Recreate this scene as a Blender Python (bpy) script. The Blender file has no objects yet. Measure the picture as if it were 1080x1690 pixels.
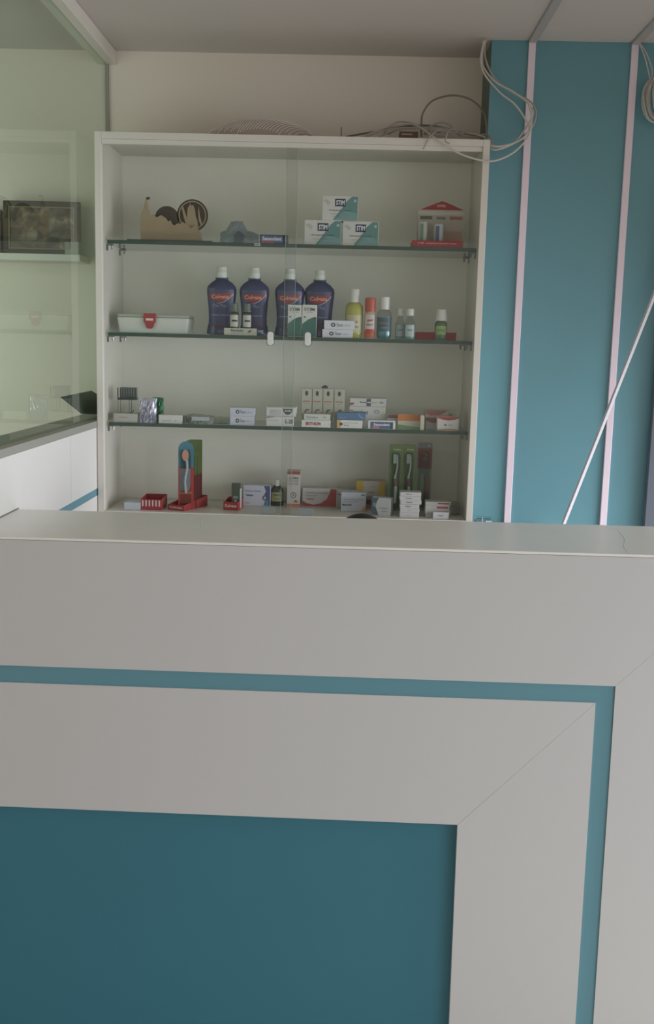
import bpy, math, random
import numpy as np
from mathutils import Matrix, Vector
random.seed(4)
S = bpy.context.scene
COL = S.collection

# ------------------------------------------------------------------ camera
F_PX, TILT, ROLL, YAW, H = 1715.9, 0.15977, 0.02503, -0.01938, 1.5
def rx(a): c, s = math.cos(a), math.sin(a); return np.array([[1,0,0],[0,c,-s],[0,s,c]])
def ry(a): c, s = math.cos(a), math.sin(a); return np.array([[c,0,s],[0,1,0],[-s,0,c]])
def rz(a): c, s = math.cos(a), math.sin(a); return np.array([[c,-s,0],[s,c,0],[0,0,1]])
RC = rz(ROLL) @ rx(TILT) @ np.array([[1,0,0],[0,0,-1],[0,1,0]]) @ rz(YAW)   # world -> (right, down, forward)
cd = bpy.data.cameras.new('camera'); cam = bpy.data.objects.new('camera', cd); COL.objects.link(cam)
cd.sensor_fit = 'VERTICAL'; cd.sensor_height = 24.0; cd.lens = 24.0 * F_PX / 1690
m3 = np.stack([RC[0], -RC[1], -RC[2]], axis=1)
cam.matrix_world = Matrix.Translation((0, 0, H)) @ Matrix(m3.tolist()).to_4x4()
cd.clip_start = 0.02; cd.clip_end = 200
S.camera = cam

# ------------------------------------------------------------------ world, light, exposure
w = bpy.data.worlds.new('daylight'); S.world = w; w.use_nodes = True
nt = w.node_tree; bg = nt.nodes['Background']
bg.inputs['Color'].default_value = (0.97, 0.99, 0.95, 1); bg.inputs['Strength'].default_value = 0.66
S.view_settings.view_transform = 'Standard'; S.view_settings.look = 'None'
S.view_settings.gamma = 1; S.view_settings.use_curve_mapping = False
S.view_settings.exposure = 0.1
def area(name, loc, rot, sx, sy, power, col, spread=180):
    l = bpy.data.lights.new(name, 'AREA'); l.shape = 'RECTANGLE'; l.size = sx; l.size_y = sy
    l.spread = math.radians(spread); l.energy = power; l.color = col
    o = bpy.data.objects.new(name, l); o.location = loc; o.rotation_euler = rot; COL.objects.link(o); return o
# daylight through the shop's glazed entrance, front right of the counter
area('entrance_daylight', (2.45, -0.1, 1.0), (0, math.radians(80), 0), 1.5, 2.4, 33, (0.82, 0.89, 1.0), 130)
# daylight through the side window behind the counter, right
area('side_daylight', (2.40, 2.30, 1.0), (0, math.radians(66), 0), 1.3, 1.5, 40, (0.88, 0.91, 1.0), 110)
# unseen fill lamp added to brighten the room behind the glass partition
area('next_room_fill', (-1.78, 2.45, 1.30), (math.radians(90), 0, 0), 1.3, 1.6, 5.6, (0.93, 1.0, 0.97), 140)

# ------------------------------------------------------------------ pixel <-> place helpers
def ray(x, y): return RC.T @ np.array([x - 540, y - 845, F_PX])
def W(x, y, Y):
    d = ray(x, y); return np.array([0, 0, H]) + d * (Y / d[1])
def WX(x, y, X):
    d = ray(x, y); return np.array([0, 0, H]) + d * (X / d[0])

# ------------------------------------------------------------------ materials
MATS = {}
def mat(key, col, rough=0.5, metal=0.0, spec=0.5, noise=0.0, scale=20, trans=0.0, bump=0.0, coat=0.0):
    if key in MATS: return MATS[key]
    m = bpy.data.materials.new(key); m.use_nodes = True; n = m.node_tree.nodes; L = m.node_tree.links
    b = n['Principled BSDF']; b.inputs['Base Color'].default_value = (*col, 1)
    b.inputs['Roughness'].default_value = rough; b.inputs['Metallic'].default_value = metal
    b.inputs['Specular IOR Level'].default_value = spec
    b.inputs['Coat Weight'].default_value = coat
    b.inputs['Transmission Weight'].default_value = trans
    if noise or bump:
        tc = n.new('ShaderNodeTexCoord'); t = n.new('ShaderNodeTexNoise'); t.inputs['Scale'].default_value = scale
        t.inputs['Detail'].default_value = 5
        L.new(tc.outputs['Object'], t.inputs['Vector'])
        if noise:
            r = n.new('ShaderNodeMix'); r.data_type = 'RGBA'
            r.inputs['A'].default_value = (*[max(0, c * (1 - noise)) for c in col], 1)
            r.inputs['B'].default_value = (*[min(1, c * (1 + noise)) for c in col], 1)
            L.new(t.outputs['Fac'], r.inputs['Factor']); L.new(r.outputs['Result'], b.inputs['Base Color'])
        if bump:
            bp = n.new('ShaderNodeBump'); bp.inputs['Strength'].default_value = bump; bp.inputs['Distance'].default_value = 0.002
            L.new(t.outputs['Fac'], bp.inputs['Height']); L.new(bp.outputs['Normal'], b.inputs['Normal'])
    MATS[key] = m; return m
def glass(key, tint, gain=1.7, rough=0.0):
    """thin pane: tinted see-through plus the mirror reflection of its front face"""
    if key in MATS: return MATS[key]
    m = bpy.data.materials.new(key); m.use_nodes = True; n = m.node_tree.nodes; L = m.node_tree.links
    n.remove(n['Principled BSDF']); out = n['Material Output']
    tr = n.new('ShaderNodeBsdfTransparent'); tr.inputs['Color'].default_value = (*tint, 1)
    gl = n.new('ShaderNodeBsdfGlossy'); gl.inputs['Roughness'].default_value = rough
    fr = n.new('ShaderNodeFresnel'); fr.inputs['IOR'].default_value = 1.5
    ge = n.new('ShaderNodeNewGeometry')
    a = n.new('ShaderNodeMath'); a.operation = 'SUBTRACT'; a.inputs[0].default_value = 1
    L.new(ge.outputs['Backfacing'], a.inputs[1])
    b = n.new('ShaderNodeMath'); b.operation = 'MULTIPLY'; L.new(fr.outputs[0], b.inputs[0]); L.new(a.outputs[0], b.inputs[1])
    c = n.new('ShaderNodeMath'); c.operation = 'MULTIPLY'; c.inputs[1].default_value = gain; c.use_clamp = True
    L.new(b.outputs[0], c.inputs[0])
    mx = n.new('ShaderNodeMixShader'); L.new(c.outputs[0], mx.inputs[0]); L.new(tr.outputs[0], mx.inputs[1]); L.new(gl.outputs[0], mx.inputs[2])
    L.new(mx.outputs[0], out.inputs['Surface'])
    MATS[key] = m; return m
def C(r, g, b):                                   # sRGB 0-255 -> linear
    f = lambda v: (v/255)/12.92 if v <= 10 else ((v/255+.055)/1.055)**2.4
    return (f(r), f(g), f(b))
def ink(r, g, b, rough=0.45):
    return mat('print_%d_%d_%d' % (r, g, b), C(r, g, b), rough)

M_WALL = mat('wall_paint', C(236, 224, 212), 0.9, noise=0.03, scale=3, bump=0.05)
M_CEIL = mat('ceiling_paint', C(212, 204, 198), 0.9, noise=0.03, scale=2)
M_FLOOR = mat('floor_tile', C(182, 172, 160), 0.5, noise=0.05, scale=4)
M_WHITE = mat('white_laminate', C(226, 224, 218), 0.35, noise=0.012, scale=6)
M_WHITE2 = mat('white_laminate_counter', C(201, 200, 198), 0.4, noise=0.015, scale=5)
M_TEALWALL = mat('teal_wall_laminate', C(106, 154, 164), 0.3, noise=0.05, scale=2.5)
M_STRIPE = mat('teal_inlay_laminate', C(98, 146, 158), 0.45, noise=0.02, scale=8)
M_PANEL = mat('deep_teal_laminate', C(57, 118, 134), 0.4, noise=0.04, scale=3)
M_TRIM = mat('white_channel_plastic', C(240, 222, 232), 0.5)
M_DOOR = mat('grey_door_paint', C(100, 108, 118), 0.6, noise=0.04, scale=3)
M_GREYTRIM = mat('aluminium_trim', C(160, 160, 150), 0.5, 0.2)
M_CAB = mat('cabinet_white_laminate', C(222, 216, 206), 0.4, noise=0.015, scale=8)
M_CABIN = mat('cabinet_inside_laminate', C(240, 236, 226), 0.6, noise=0.02, scale=6)
M_STONE = mat('polished_counter_stone', C(240, 238, 230), 0.28, noise=0.04, scale=9)
M_VEIN = mat('stone_vein', C(250, 250, 246), 0.2)
G_PART = glass('partition_glass', (0.825, 0.91, 0.86), 1.0)
G_DOOR = glass('sliding_door_glass', (0.983, 0.992, 0.98), 0.85)
G_SHELF = glass('shelf_glass', (0.86, 0.93, 0.89), 1.4)
M_GEDGE = mat('green_glass_edge', C(50, 72, 60), 0.25)
M_GEDGE2 = mat('pale_glass_edge', C(150, 175, 160), 0.2)
G_CLEAR = glass('clear_plastic', (0.86, 0.89, 0.89), 1.6, 0.03)
G_FILM = glass('clear_film', (0.80, 0.84, 0.86), 2.2, 0.12)
M_CHROME = mat('chrome_clip', C(120, 122, 120), 0.3, 0.8)
M_CAP = mat('white_cap_plastic', C(222, 222, 216), 0.3)
M_PAPER = mat('white_card', C(218, 216, 212), 0.55)
M_PAPERG = mat('grey_card', C(190, 188, 180), 0.6)
M_CABLE = mat('grey_cable_sheath', C(176, 168, 160), 0.55)
M_CABLE2 = mat('pale_cable_sheath', C(206, 197, 188), 0.55)
M_RED = mat('red_card', C(168, 58, 60), 0.5)
M_WOOD = mat('pale_cut_wood', C(170, 150, 124), 0.75, noise=0.08, scale=30)
M_DARKW = mat('dark_stained_wood', C(72, 62, 54), 0.6)

# ------------------------------------------------------------------ mesh builder
class MB:
    def __init__(s): s.v = []; s.f = []; s.m = []
    def add(s, vs, fs, mi=0, M=None):
        o = len(s.v)
        for p in vs: s.v.append(tuple(M @ Vector(p)) if M is not None else tuple(p))
        for f in fs: s.f.append([o + i for i in f]); s.m.append(mi)
        return s
    def box(s, x0, x1, y0, y1, z0, z1, mi=0, M=None, front=None):
        o = len(s.f)
        s.add([(x0,y0,z0),(x1,y0,z0),(x1,y1,z0),(x0,y1,z0),(x0,y0,z1),(x1,y0,z1),(x1,y1,z1),(x0,y1,z1)],
              [(0,3,2,1),(4,5,6,7),(0,1,5,4),(1,2,6,5),(2,3,7,6),(3,0,4,7)], mi, M)
        if front is not None: s.m[o+2] = front
        return s
    def prism(s, pts, y0, y1, mi=0, M=None):       # pts in XZ, counter-clockwise seen from -Y
        n = len(pts); vs = [(x, y0, z) for x, z in pts] + [(x, y1, z) for x, z in pts]
        a = sum(pts[i][0]*pts[(i+1)%n][1]-pts[(i+1)%n][0]*pts[i][1] for i in range(n))
        fs = [list(range(n)), list(range(2*n-1, n-1, -1))] + [(i, i+n, (i+1)%n+n, (i+1)%n) for i in range(n)]
        if a < 0: fs = [list(reversed(f)) for f in fs]
        return s.add(vs, fs, mi, M)
    def lathe(s, prof, seg=24, sy=1.0, mi=0, M=None, cx=0, cy=0):
        vs = []; fs = []
        for r, z in prof:
            for k in range(seg):
                a = 2*math.pi*k/seg; vs.append((cx + r*math.cos(a), cy + r*sy*math.sin(a), z))
        for i in range(len(prof)-1):
            for k in range(seg):
                fs.append((i*seg+k, i*seg+(k+1)%seg, (i+1)*seg+(k+1)%seg, (i+1)*seg+k))
        fs.append(list(range(seg-1, -1, -1))); fs.append([(len(prof)-1)*seg+k for k in range(seg)])
        return s.add(vs, fs, mi, M)
    def tube(s, pts, r, seg=8, mi=0, closed=False):
        P = [Vector(p) for p in pts]; n = len(P); vs = []; up = None
        for i in range(n):
            t = (P[min(i+1, n-1)] - P[max(i-1, 0)])
            t = t.normalized() if t.length > 1e-9 else Vector((0,0,1))
            if up is None: up = t.orthogonal().normalized()
            up = (up - t*up.dot(t)); up = up.normalized() if up.length > 1e-6 else t.orthogonal().normalized()
            b = t.cross(up)
            rr = r[i] if isinstance(r, (list, tuple)) else r
            for k in range(seg):
                a = 2*math.pi*k/seg; vs.append(tuple(P[i] + up*(rr*math.cos(a)) + b*(rr*math.sin(a))))
        fs = [(i*seg+k, i*seg+(k+1)%seg, (i+1)*seg+(k+1)%seg, (i+1)*seg+k) for i in range(n-1) for k in range(seg)]
        fs += [list(range(seg-1, -1, -1)), [(n-1)*seg+k for k in range(seg)]]
        return s.add(vs, fs, mi)
    def build(s, name, mats, parent=None, smooth=False, bevel=0.0):
        me = bpy.data.meshes.new(name); me.from_pydata(s.v, [], s.f); me.update()
        for m in (mats if isinstance(mats, (list, tuple)) else [mats]): me.materials.append(m)
        for p, mi in zip(me.polygons, s.m): p.material_index = mi; p.use_smooth = smooth
        o = bpy.data.objects.new(name, me); COL.objects.link(o)
        if parent is not None: o.parent = parent
        if bevel:
            b = o.modifiers.new('bevel', 'BEVEL'); b.width = bevel; b.segments = 2; b.limit_method = 'ANGLE'
        if smooth:
            me.set_sharp_from_angle(angle=math.radians(38))
        return o
def spline(pts, n=10):
    P = [Vector(p) for p in pts]; P = [2*P[0]-P[1]] + P + [2*P[-1]-P[-2]]; out = []
    for i in range(1, len(P)-2):
        for k in range(n):
            t = k/n; a, b, c, d = P[i-1], P[i], P[i+1], P[i+2]
            out.append(0.5*((2*b)+(c-a)*t+(2*a-5*b+4*c-d)*t*t+(-a+3*b-3*c+d)*t**3))
    out.append(P[-2]); return out
def empty(name, loc, rot=0):
    o = bpy.data.objects.new(name, None); COL.objects.link(o); o.location = loc; o.rotation_euler = (0, 0, rot)
    o.empty_display_size = 0.05; return o
def tag(o, label, cat, group=None):
    o['label'] = label; o['category'] = cat
    if group: o['group'] = group
    return o
def struct(o): o['kind'] = 'structure'; return o
def lab(o, l): o['label'] = l; return o

_txt = {}
def text_mesh(s, bold=0.0):
    k = (s, bold)
    if k in _txt: return _txt[k]
    cu = bpy.data.curves.new('t', 'FONT'); cu.body = s; cu.resolution_u = 2; cu.offset = bold
    o = bpy.data.objects.new('t', cu); COL.objects.link(o)
    dg = bpy.context.evaluated_depsgraph_get(); me = bpy.data.meshes.new_from_object(o.evaluated_get(dg))
    v = [tuple(p.co) for p in me.vertices]; f = [tuple(p.vertices) for p in me.polygons]
    bpy.data.objects.remove(o); bpy.data.meshes.remove(me); bpy.data.curves.remove(cu)
    xs = [p[0] for p in v]; ys = [p[1] for p in v]
    x0, x1, y0, y1 = min(xs), max(xs), min(ys), max(ys)
    v = [((p[0]-x0)/(x1-x0)-.5, (p[1]-y0)/(y1-y0)-.5) for p in v]
    _txt[k] = (v, f); return v, f
def lettering(parent, s, cx, cz, w_, h_, mat_, surf, bold=0.02, slant=0.0, name='lettering', curve=0.0):
    v, f = text_mesh(s, bold); b = MB()
    vs = []
    for x, z in v:
        X = cx + x*w_ + slant*z*h_; Z = cz + z*h_ + curve*x*x*w_
        vs.append((X, surf(X, Z), Z))
    b.add(vs, [list(q) for q in f]); return b.build(name, mat_, parent)

# ------------------------------------------------------------------ structure of the room
Z0 = -0.045; ZC = 2.41; YB = 3.5; YP = 3.3; XP = 0.394; XG = -0.80; XW = -0.782
struct(MB().box(-9, 9, -12, 3.9, -0.15, Z0).build('floor', M_FLOOR))
struct(MB().box(-2.6, 2.6, -3.0, 3.7, ZC, ZC+0.12).build('ceiling', M_CEIL))
struct(MB().box(-2.6, XP, YB, YB+0.15, Z0, ZC).build('wall_back', M_WALL))
wr = struct(MB().box(XP, 2.5, YP, YP+0.3, Z0, ZC).build('wall_right', [M_TEALWALL, mat('pillar_side_grey', C(112, 122, 112), .8)]))
struct(MB().box(-2.7, -2.6, -3.0, YB+0.15, Z0, ZC).build('wall_left', M_WALL))
wr.data.polygons[5].material_index = 1  # left face set to grey-green instead of teal
# white plastic channels on wall and ceiling
XS = [W(857.9, 467, YP)[0], W(1021.5, 473, YP)[0]]
k = 1
for xs in XS:
    struct(MB().box(xs-.0105, xs+.0105, YP-.009, YP-.0005, Z0, ZC-.001).build('trim_%d' % k, M_TRIM, bevel=.0015)); k += 1
    struct(MB().box(xs-.012, xs+.012, -3.0, YP-.0105, ZC-.009, ZC-.0005).build('trim_%d' % k, mat('channel_plastic_shaded', C(184, 178, 176), .5), bevel=.0015)); k += 1  # ceiling run of the same white channel, shade put into a greyer colour
# grey door at the right edge
xd = W(1060, 873, YP)[0]
d = empty('door_1', (xd, YP, Z0)); struct(d)
MB().box(0, .85, -.02, -.001, 0, 2.05).build('door_leaf', M_DOOR, d, bevel=.002)
MB().box(0, .05, -.03, -.021, 0, 2.05).box(.80, .85, -.03, -.021, 0, 2.05).box(.05, .80, -.03, -.021, 2.0, 2.05).build('door_frame', M_DOOR, d)
MB().tube([(.74, -.03, 1.0), (.74, -.07, 1.0), (.64, -.07, 1.0)], .008).build('handle', M_CHROME, d, True)

# partition: low white wall with teal line, glass above
ZS = 1.5 - .2597*(-XW/.75) + .021
zst = WX(96.5, 842.5, XW)[2]; zst = (zst + WX(162.3, 804.3, XW)[2])/2; zsb = WX(162.9, 816.4, XW)[2]
ys = WX(117, 775, XW)[1]
hw = empty('wall_partition', (XW, 0, 0)); struct(hw)
MB().box(-.10, -.006, 2.43, YB-.001, Z0, ZS-.022).box(-.10, -.006, 2.10, 2.4299, 1.0985, ZS-.022).build('core', M_WHITE, hw)
for y0, y1 in ((2.43, ys-.0008), (ys+.0008, YB-.001)):
    b = MB().box(-.006, 0, y0, y1, zst, ZS-.022)
    if y0 < 2.5: b.box(-.006, 0, 2.10, 2.43, 1.0985, ZS-.022)
    b.build('panel', M_WHITE, hw)
    MB().box(-.006, 0, y0, y1, Z0, zsb).build('panel', M_WHITE, hw)
MB().box(-.006, -.001, 2.431, YB-.001, zsb, zst).build('inlay_strip', M_STRIPE, hw)
wp = empty('window_1', (XG, 0, 0)); struct(wp)
ZR = 1.5 + .8124*(-XG/.75)
lab(MB().box(-.013, -.007, 2.10, YB-.001, ZS-.001, ZR).build('pane', G_PART, wp), 'greenish clear glass partition pane')
MB().box(-.095, .0192, 2.10, YB-.001, ZS-.0215, ZS-.0015).build('sill', M_GREYTRIM, wp, bevel=.001)
MB().box(-.04, .022, -1.0, YB-.001, ZR+.0005, ZC-.001).build('top_rail', M_CAB, wp, bevel=.002)
MB().box(-.014, -.003, YB-.010, YB-.0015, ZS, ZR).build('edge_channel', M_GREYTRIM, wp)

# ------------------------------------------------------------------ reception counter
O = np.array([-.038, 2.056, 1.1]); CR, CY = -0.00529, -0.02582
MC = rz(CY) @ ry(CR)
def LC(x, y):
    d = MC.T @ ray(x, y); o = MC.T @ (np.array([0, 0, H]) - O); p = o - d*(o[1]/d[1]); return p[0], p[2]
ct = empty('reception_counter', O); ct.rotation_euler = (0, CR, CY)
tag(ct, 'long white laminate reception counter with teal inlay line and teal front panel', 'counter')
sx, sz = LC(1016.4, 1132.4); tx, tz = LC(983.6, 1160); px_, pz = LC(755.5, 1359)
s0 = LC(0, 1098)[1]; sz = (sz + s0)/2; tz = (tz + LC(0, 1126)[1])/2; pz = (pz + LC(0, 1333)[1])/2
XL, XR, ZT, ZB = -1.6, 1.15, -.006, -1.138
e = .0002
lab(MB().box(XL-.002, XR+.004, -.001, .345, ZT+.0005, 0).build('worktop', M_STONE, ct, bevel=.0012), 'polished grey stone worktop')
MB().box(XL, XR, .0205, .335, ZB, ZT).build('carcass', M_WHITE2, ct)
T = .019
R2 = sx + (ZT - sz)
fr = lambda pts, n='facing_board': MB().prism(pts, 0, T).build(n, M_WHITE2, ct)
fr([(XL, sz), (sx, sz), (R2-e, ZT-e), (XL, ZT-e)])
fr([(sx, ZB), (XR, ZB), (XR, ZT-e), (R2+e, ZT-e), (sx+e, sz-e)])
lab(MB().box(XL, sx, .003, T, tz, sz).build('inlay_strip', M_STRIPE, ct), 'teal horizontal inlay strip')
lab(MB().box(tx, sx, .003, T, ZB, tz).build('inlay_strip', M_STRIPE, ct), 'teal upright inlay strip')
fr([(XL, pz), (px_-e, pz), (tx-e, tz), (XL, tz)])
fr([(px_, ZB), (tx, ZB), (tx, tz-e), (px_+e, pz-e)])
lab(MB().box(XL, px_, T-.001, T+.0005, ZB, pz).build('recessed_panel', M_PANEL, ct), 'deep teal recessed panel')
# pale veins in the stone
def toplocal(x, y):
    d = MC.T @ ray(x, y); o = MC.T @ (np.array([0, 0, H]) - O); p = o - d*(o[2]/d[2]); return p
for vein in (((1020, 874), (1028, 883), (1034, 892), (1031, 900), (1035, 908), (1040, 914)), ((332, 853), (334, 862), (333, 872))):
    b = MB(); P = spline([tuple(toplocal(*q)) for q in vein], 5); vs = []; n = len(P)
    for i, p in enumerate(P):
        wd = .0016*math.sin(math.pi*(i+.5)/n)+.0004; vs += [(p[0]-wd, p[1], .0003), (p[0]+wd, p[1], .0003)]
    b.add(vs, [(2*i, 2*i+1, 2*i+3, 2*i+2) for i in range(n-1)]); b.build('stone_vein', M_VEIN, ct)

# ------------------------------------------------------------------ base cabinet behind the counter
bc = MB().box(-.78, .60, 3.17, 3.49-.0, 0.06, .92).build('base_cabinet', M_CAB)
bc.location = (0, 0, 0)
bc.data.transform(Matrix.Identity(4))
# right end sits in front of the teal wall: keep it clear of it
bc.data.clear_geometry(); _b = MB().box(-.78, .39, 3.17, 3.495, Z0, .92).box(.39, .60, 3.17, 3.288, Z0, .92)
bc.data.from_pydata(_b.v, [], _b.f)
tag(bc, 'white base cabinet under the glass fronted wall cabinet, hidden behind the counter', 'cabinet')
MB().box(-.785, .39, 3.15, 3.495, .9205, .94).box(.3901, .605, 3.15, 3.288, .9205, .94).build('cabinet_top', M_CAB, bc)
for i in range(3):
    x = -.775 + i*.457
    dd = MB().box(x, x+.45, 3.152, 3.1695, .08, .90).build('door', M_CAB, bc, bevel=.001)
    MB().box(x+.40, x+.41, 3.140, 3.1515, .70, .82).build('handle', M_CHROME, dd)

# ------------------------------------------------------------------ glass fronted wall cabinet
YC = 3.2; CX0, CX1, CZ0, CZ1 = -.780, .391, .9415, 2.106; FT = .0215
dc = empty('display_cabinet', (-.19, YC, CZ0)); ox, oy, oz = dc.location
tag(dc, 'tall white wall cabinet with glass shelves and sliding glass doors', 'cabinet')
def cbox(n, m, *a, parent=dc, bevel=0, b2=None, **k):
    x0, x1, y0, y1, z0, z1 = a
    b = MB().box(x0-ox, x1-ox, y0-oy, y1-oy, z0-oz, z1-oz, **k)
    return b.build(n, m, parent, bevel=bevel)
ZF = .9690                                            # inside floor
cbox('side_panel', M_CAB, CX0, CX0+.02, YC, 3.494, CZ0, CZ1, bevel=.001)
cbox('side_panel', M_CAB, CX1-.02, CX1, YC, 3.494, CZ0, CZ1, bevel=.001)
cbox('top_panel', M_CAB, CX0+.0203, CX1-.0203, YC, 3.494, CZ1-.02, CZ1, bevel=.001)
cbox('bottom_panel', M_CAB, CX0+.0203, CX1-.0203, YC, 3.494, CZ0, ZF, bevel=.001)
cbox('back_panel', M_CABIN, CX0+.0203, CX1-.0203, 3.487, 3.4935, ZF+.0003, CZ1-.0203)
cbox('door_track', M_CAB, CX0+.0206, CX1-.0206, YC+.005, YC+.024, CZ1-.034, CZ1-.0205)
# shelves
SZ = [1.5 + (W(480, 402.5, 3.235)[2]-1.5), W(480, 555.6, 3.235)[2], W(480, 704.6, 3.235)[2]]
for z in SZ:
    s_ = cbox('glass_shelf', [G_SHELF, M_GEDGE], CX0+.028, CX1-.022, 3.236, 3.482, z-.011, z, front=1)
    for sgn, xc in ((1, CX0+.0205), (-1, CX1-.0205)):
        for yc in (3.262, 3.44):
            b = MB(); x1 = xc + sgn*.02
            M0 = Matrix.Translation((-ox, -oy, -oz))
            b.box(min(xc, x1), max(xc, x1), yc-.006, yc+.006, z-.0145, z-.0115, M=M0)
            b.box(min(xc, xc+sgn*.003), max(xc, xc+sgn*.003), yc-.006, yc+.006, z-.030, z-.0145, M=M0)
            b.tube([(xc+sgn*.016-ox, yc-oy, z-.0145-oz), (xc+sgn*.016-ox, yc-oy, z-.026-oz)], .003, 6)
            b.build('shelf_clip', M_CHROME, dc)
# sliding doors: right door on the front track
xe = W(485.5, 540, YC)[0]; xr = W(469, 540, YC)[0]
ld = cbox('sliding_door', [G_DOOR, M_GEDGE2], CX0+.021, xe, YC+.0145, YC+.0185, ZF+.0004, CZ1-.0345)
rd = cbox('sliding_door', [G_DOOR, M_GEDGE2], xr, CX1-.021, YC+.0065, YC+.0105, ZF+.0004, CZ1-.0345)
lab(ld, 'left sliding glass door'); lab(rd, 'right sliding glass door')
for o_, side in ((ld, 1), (rd, -1)):                 # polished pale edge where the doors overlap
    x = xe if side == 1 else xr; y = YC + (.0145 if side == 1 else .0065)
    cbox('polished_edge', M_GEDGE2, x + (0 if side == 1 else -.0011), x + (.0011 if side == 1 else 0), y, y+.004, ZF+.0004, CZ1-.0345, parent=o_)
def pull(px, py, y, door):
    c = W(px, py, YC); b = MB(); pts = []
    for k_ in range(20):
        a = 2*math.pi*k_/20; pts.append((.0085*math.cos(a), .0085*math.sin(a) + (.012 if math.sin(a) > 0 else -.012)))
    M_ = Matrix.Translation((c[0]-ox, y-oy, c[2]-oz))
    MB().prism([(.0155*a/ .0085 * .9, z*1.15) for a, z in pts], -.0012, -.0002, M=M_).build('handle_backing', G_CLEAR, door)
    MB().prism([(a*1.1, z) for a, z in pts], -.0052, -.0013, M=M_).build('handle', M_CAP, door, bevel=.0012)
    # clear block at the foot of the door
pull(446, 558.5, YC+.0145, ld); pull(508, 559.5, YC+.0065, rd)
for px, py, y, door in ((441.5, 842, YC+.0145, ld), (505.5, 845, YC+.0065, rd)):
    c = W(px, py, YC); MB().box(-.022, .022, -.003, -.0003, ZF+.001-c[2], ZF+.0245-c[2], M=Matrix.Translation((c[0]-ox, y-oy, c[2]-oz))).build('door_lock', mat('grey_acrylic', C(140, 146, 142), .25), door, bevel=.0006)

# ------------------------------------------------------------------ cartons
def frame_px(x0, x1, yt, Y, z0, yb=None):
    ym = yt + 8
    a = W(x0, ym, Y); b = W(x1, ym, Y); t = W((x0+x1)/2, yt, Y)
    return a[0], b[0], t[2]-z0
def carton(name, label, cat, px, Y, z0, depth, m=None, prints=(), texts=(), group=None, rot=0.0, gap=.0002, tuck=True):
    """px = (x0, x1, ytop); prints/texts are in fractions of the front face"""
    x0, x1, h = frame_px(px[0], px[1], px[2], Y, z0)
    w_ = x1-x0; m = m or M_PAPER
    o = MB().box(-w_/2, w_/2, 0, depth, gap, h).build(name, m, bevel=.0006)
    o.location = ((x0+x1)/2, Y, z0); o.rotation_euler = (0, 0, rot)
    tag(o, label, cat, group)
    for i, p in enumerate(prints):
        c, poly = p[0], p[1]
        if len(poly) == 4 and not isinstance(poly[0], (tuple, list)):
            u0, u1, v0, v1 = poly; poly = [(u0, v0), (u1, v0), (u1, v1), (u0, v1)]
        d0 = -.0004 - .00015*i
        MB().prism([((u-.5)*w_, gap+v*(h-gap)) for u, v in poly], d0, -.00005).build('printed_area', ink(*c), o)
    dz = -.0006 - .00015*len(prints)
    for t in texts:
        s, u, v, tw, th, c = t[:6]
        lettering(o, s, (u-.5)*w_, v*h, tw*w_, th*h, ink(*c), lambda X, Z: dz, bold=t[6] if len(t) > 6 else .02)
    if tuck:                                         # end flap seam on both ends
        for sx_ in (-1, 1):
            b = MB().box(sx_*w_/2-(.0006 if sx_ < 0 else -.0000), sx_*w_/2+(.0006 if sx_ > 0 else 0), .003, depth-.003, h*.25, h*.97)
            b.build('end_flap', m, o)
    o['top'] = z0+h; del_top = o['top']; del o['top']
    return o, del_top
def circ(u, v, r, asp=1.0, n=16): return [(u+r*math.cos(2*math.pi*k/n), v+r*asp*math.sin(2*math.pi*k/n)) for k in range(n)]
NAVY = (45, 50, 92); TEAL = (108, 148, 148); DK = (60, 62, 70); GR = (140, 142, 146); RD = (180, 60, 66)
z1, z2, z3, z4 = SZ[0], SZ[1], SZ[2], ZF

# ---- top shelf
stim_p = [(TEAL, [(.30, .02), (.99, .02), (.99, .98), (.83, .98), (.70, .82), (.55, .5)]), ((130, 166, 166), [(.36, .03), (.98, .03), (.98, .30), (.62, .42)]),
          ((194, 194, 186), [(.03, .82), (.10, .72), (.17, .62), (.24, .74), (.12, .86)]), (NAVY, (.36, .65, .58, .88)), ((178, 206, 204), (.88, .95, .76, .86))]
stim_t = [('STIM', .505, .73, .24, .20, (232, 232, 236), .04), ('Orthodontic Care Kit', .5, .42, .62, .07, (84, 90, 104), 0), ('Complete brushing set', .45, .26, .44, .045, GR, 0), ('one kit', .42, .17, .26, .04, GR, 0)]
G_ = 'white and teal cartons piled on the top shelf'
a, ta = carton('carton', 'white and teal STIM carton, left one of the lower pair on the top shelf', 'box', (503, 563.5, 363.5), 3.27, z1, .06, prints=stim_p, texts=stim_t, group=G_)
b_, tb = carton('carton', 'white and teal STIM carton, right one of the lower pair on the top shelf', 'box', (566.5, 625, 365.5), 3.27, z1, .06, prints=stim_p, texts=stim_t, group=G_)
carton('carton', 'white and teal STIM carton, topmost, resting on the two below on the top shelf', 'box', (532.5, 591.5, 323.5), 3.27, max(ta, tb), .06, prints=stim_p, texts=stim_t, group=G_)
carton('toothpaste_carton', 'small dark toothpaste carton with blue and pink print lying on the top shelf', 'box', (429, 475, 387.5), 3.25, z1, .03, m=ink(92, 90, 96),
       prints=[((92, 104, 150), (.04, .84, .10, .92)), ((186, 96, 110), (.06, .50, .08, .30)), ((40, 42, 50), (.84, .90, .02, .98)), ((130, 136, 140), (.91, .97, .05, .95))], texts=[('Sensodent', .44, .58, .70, .46, (222, 224, 234), .04)])
tagm = MB().box(-.009, .009, 0, .0015, 0, .007).build('price_tag', M_PAPER); p = W(425, 404, 3.234); tagm.location = (p[0], 3.2335, p[2]-.003)
MB().box(-.007, .007, -.0004, 0, .002, .0045).build('lettering', ink(90, 96, 92), tagm)
tag(tagm, 'tiny white price tag clipped on the edge of the top shelf', 'tag')

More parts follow.
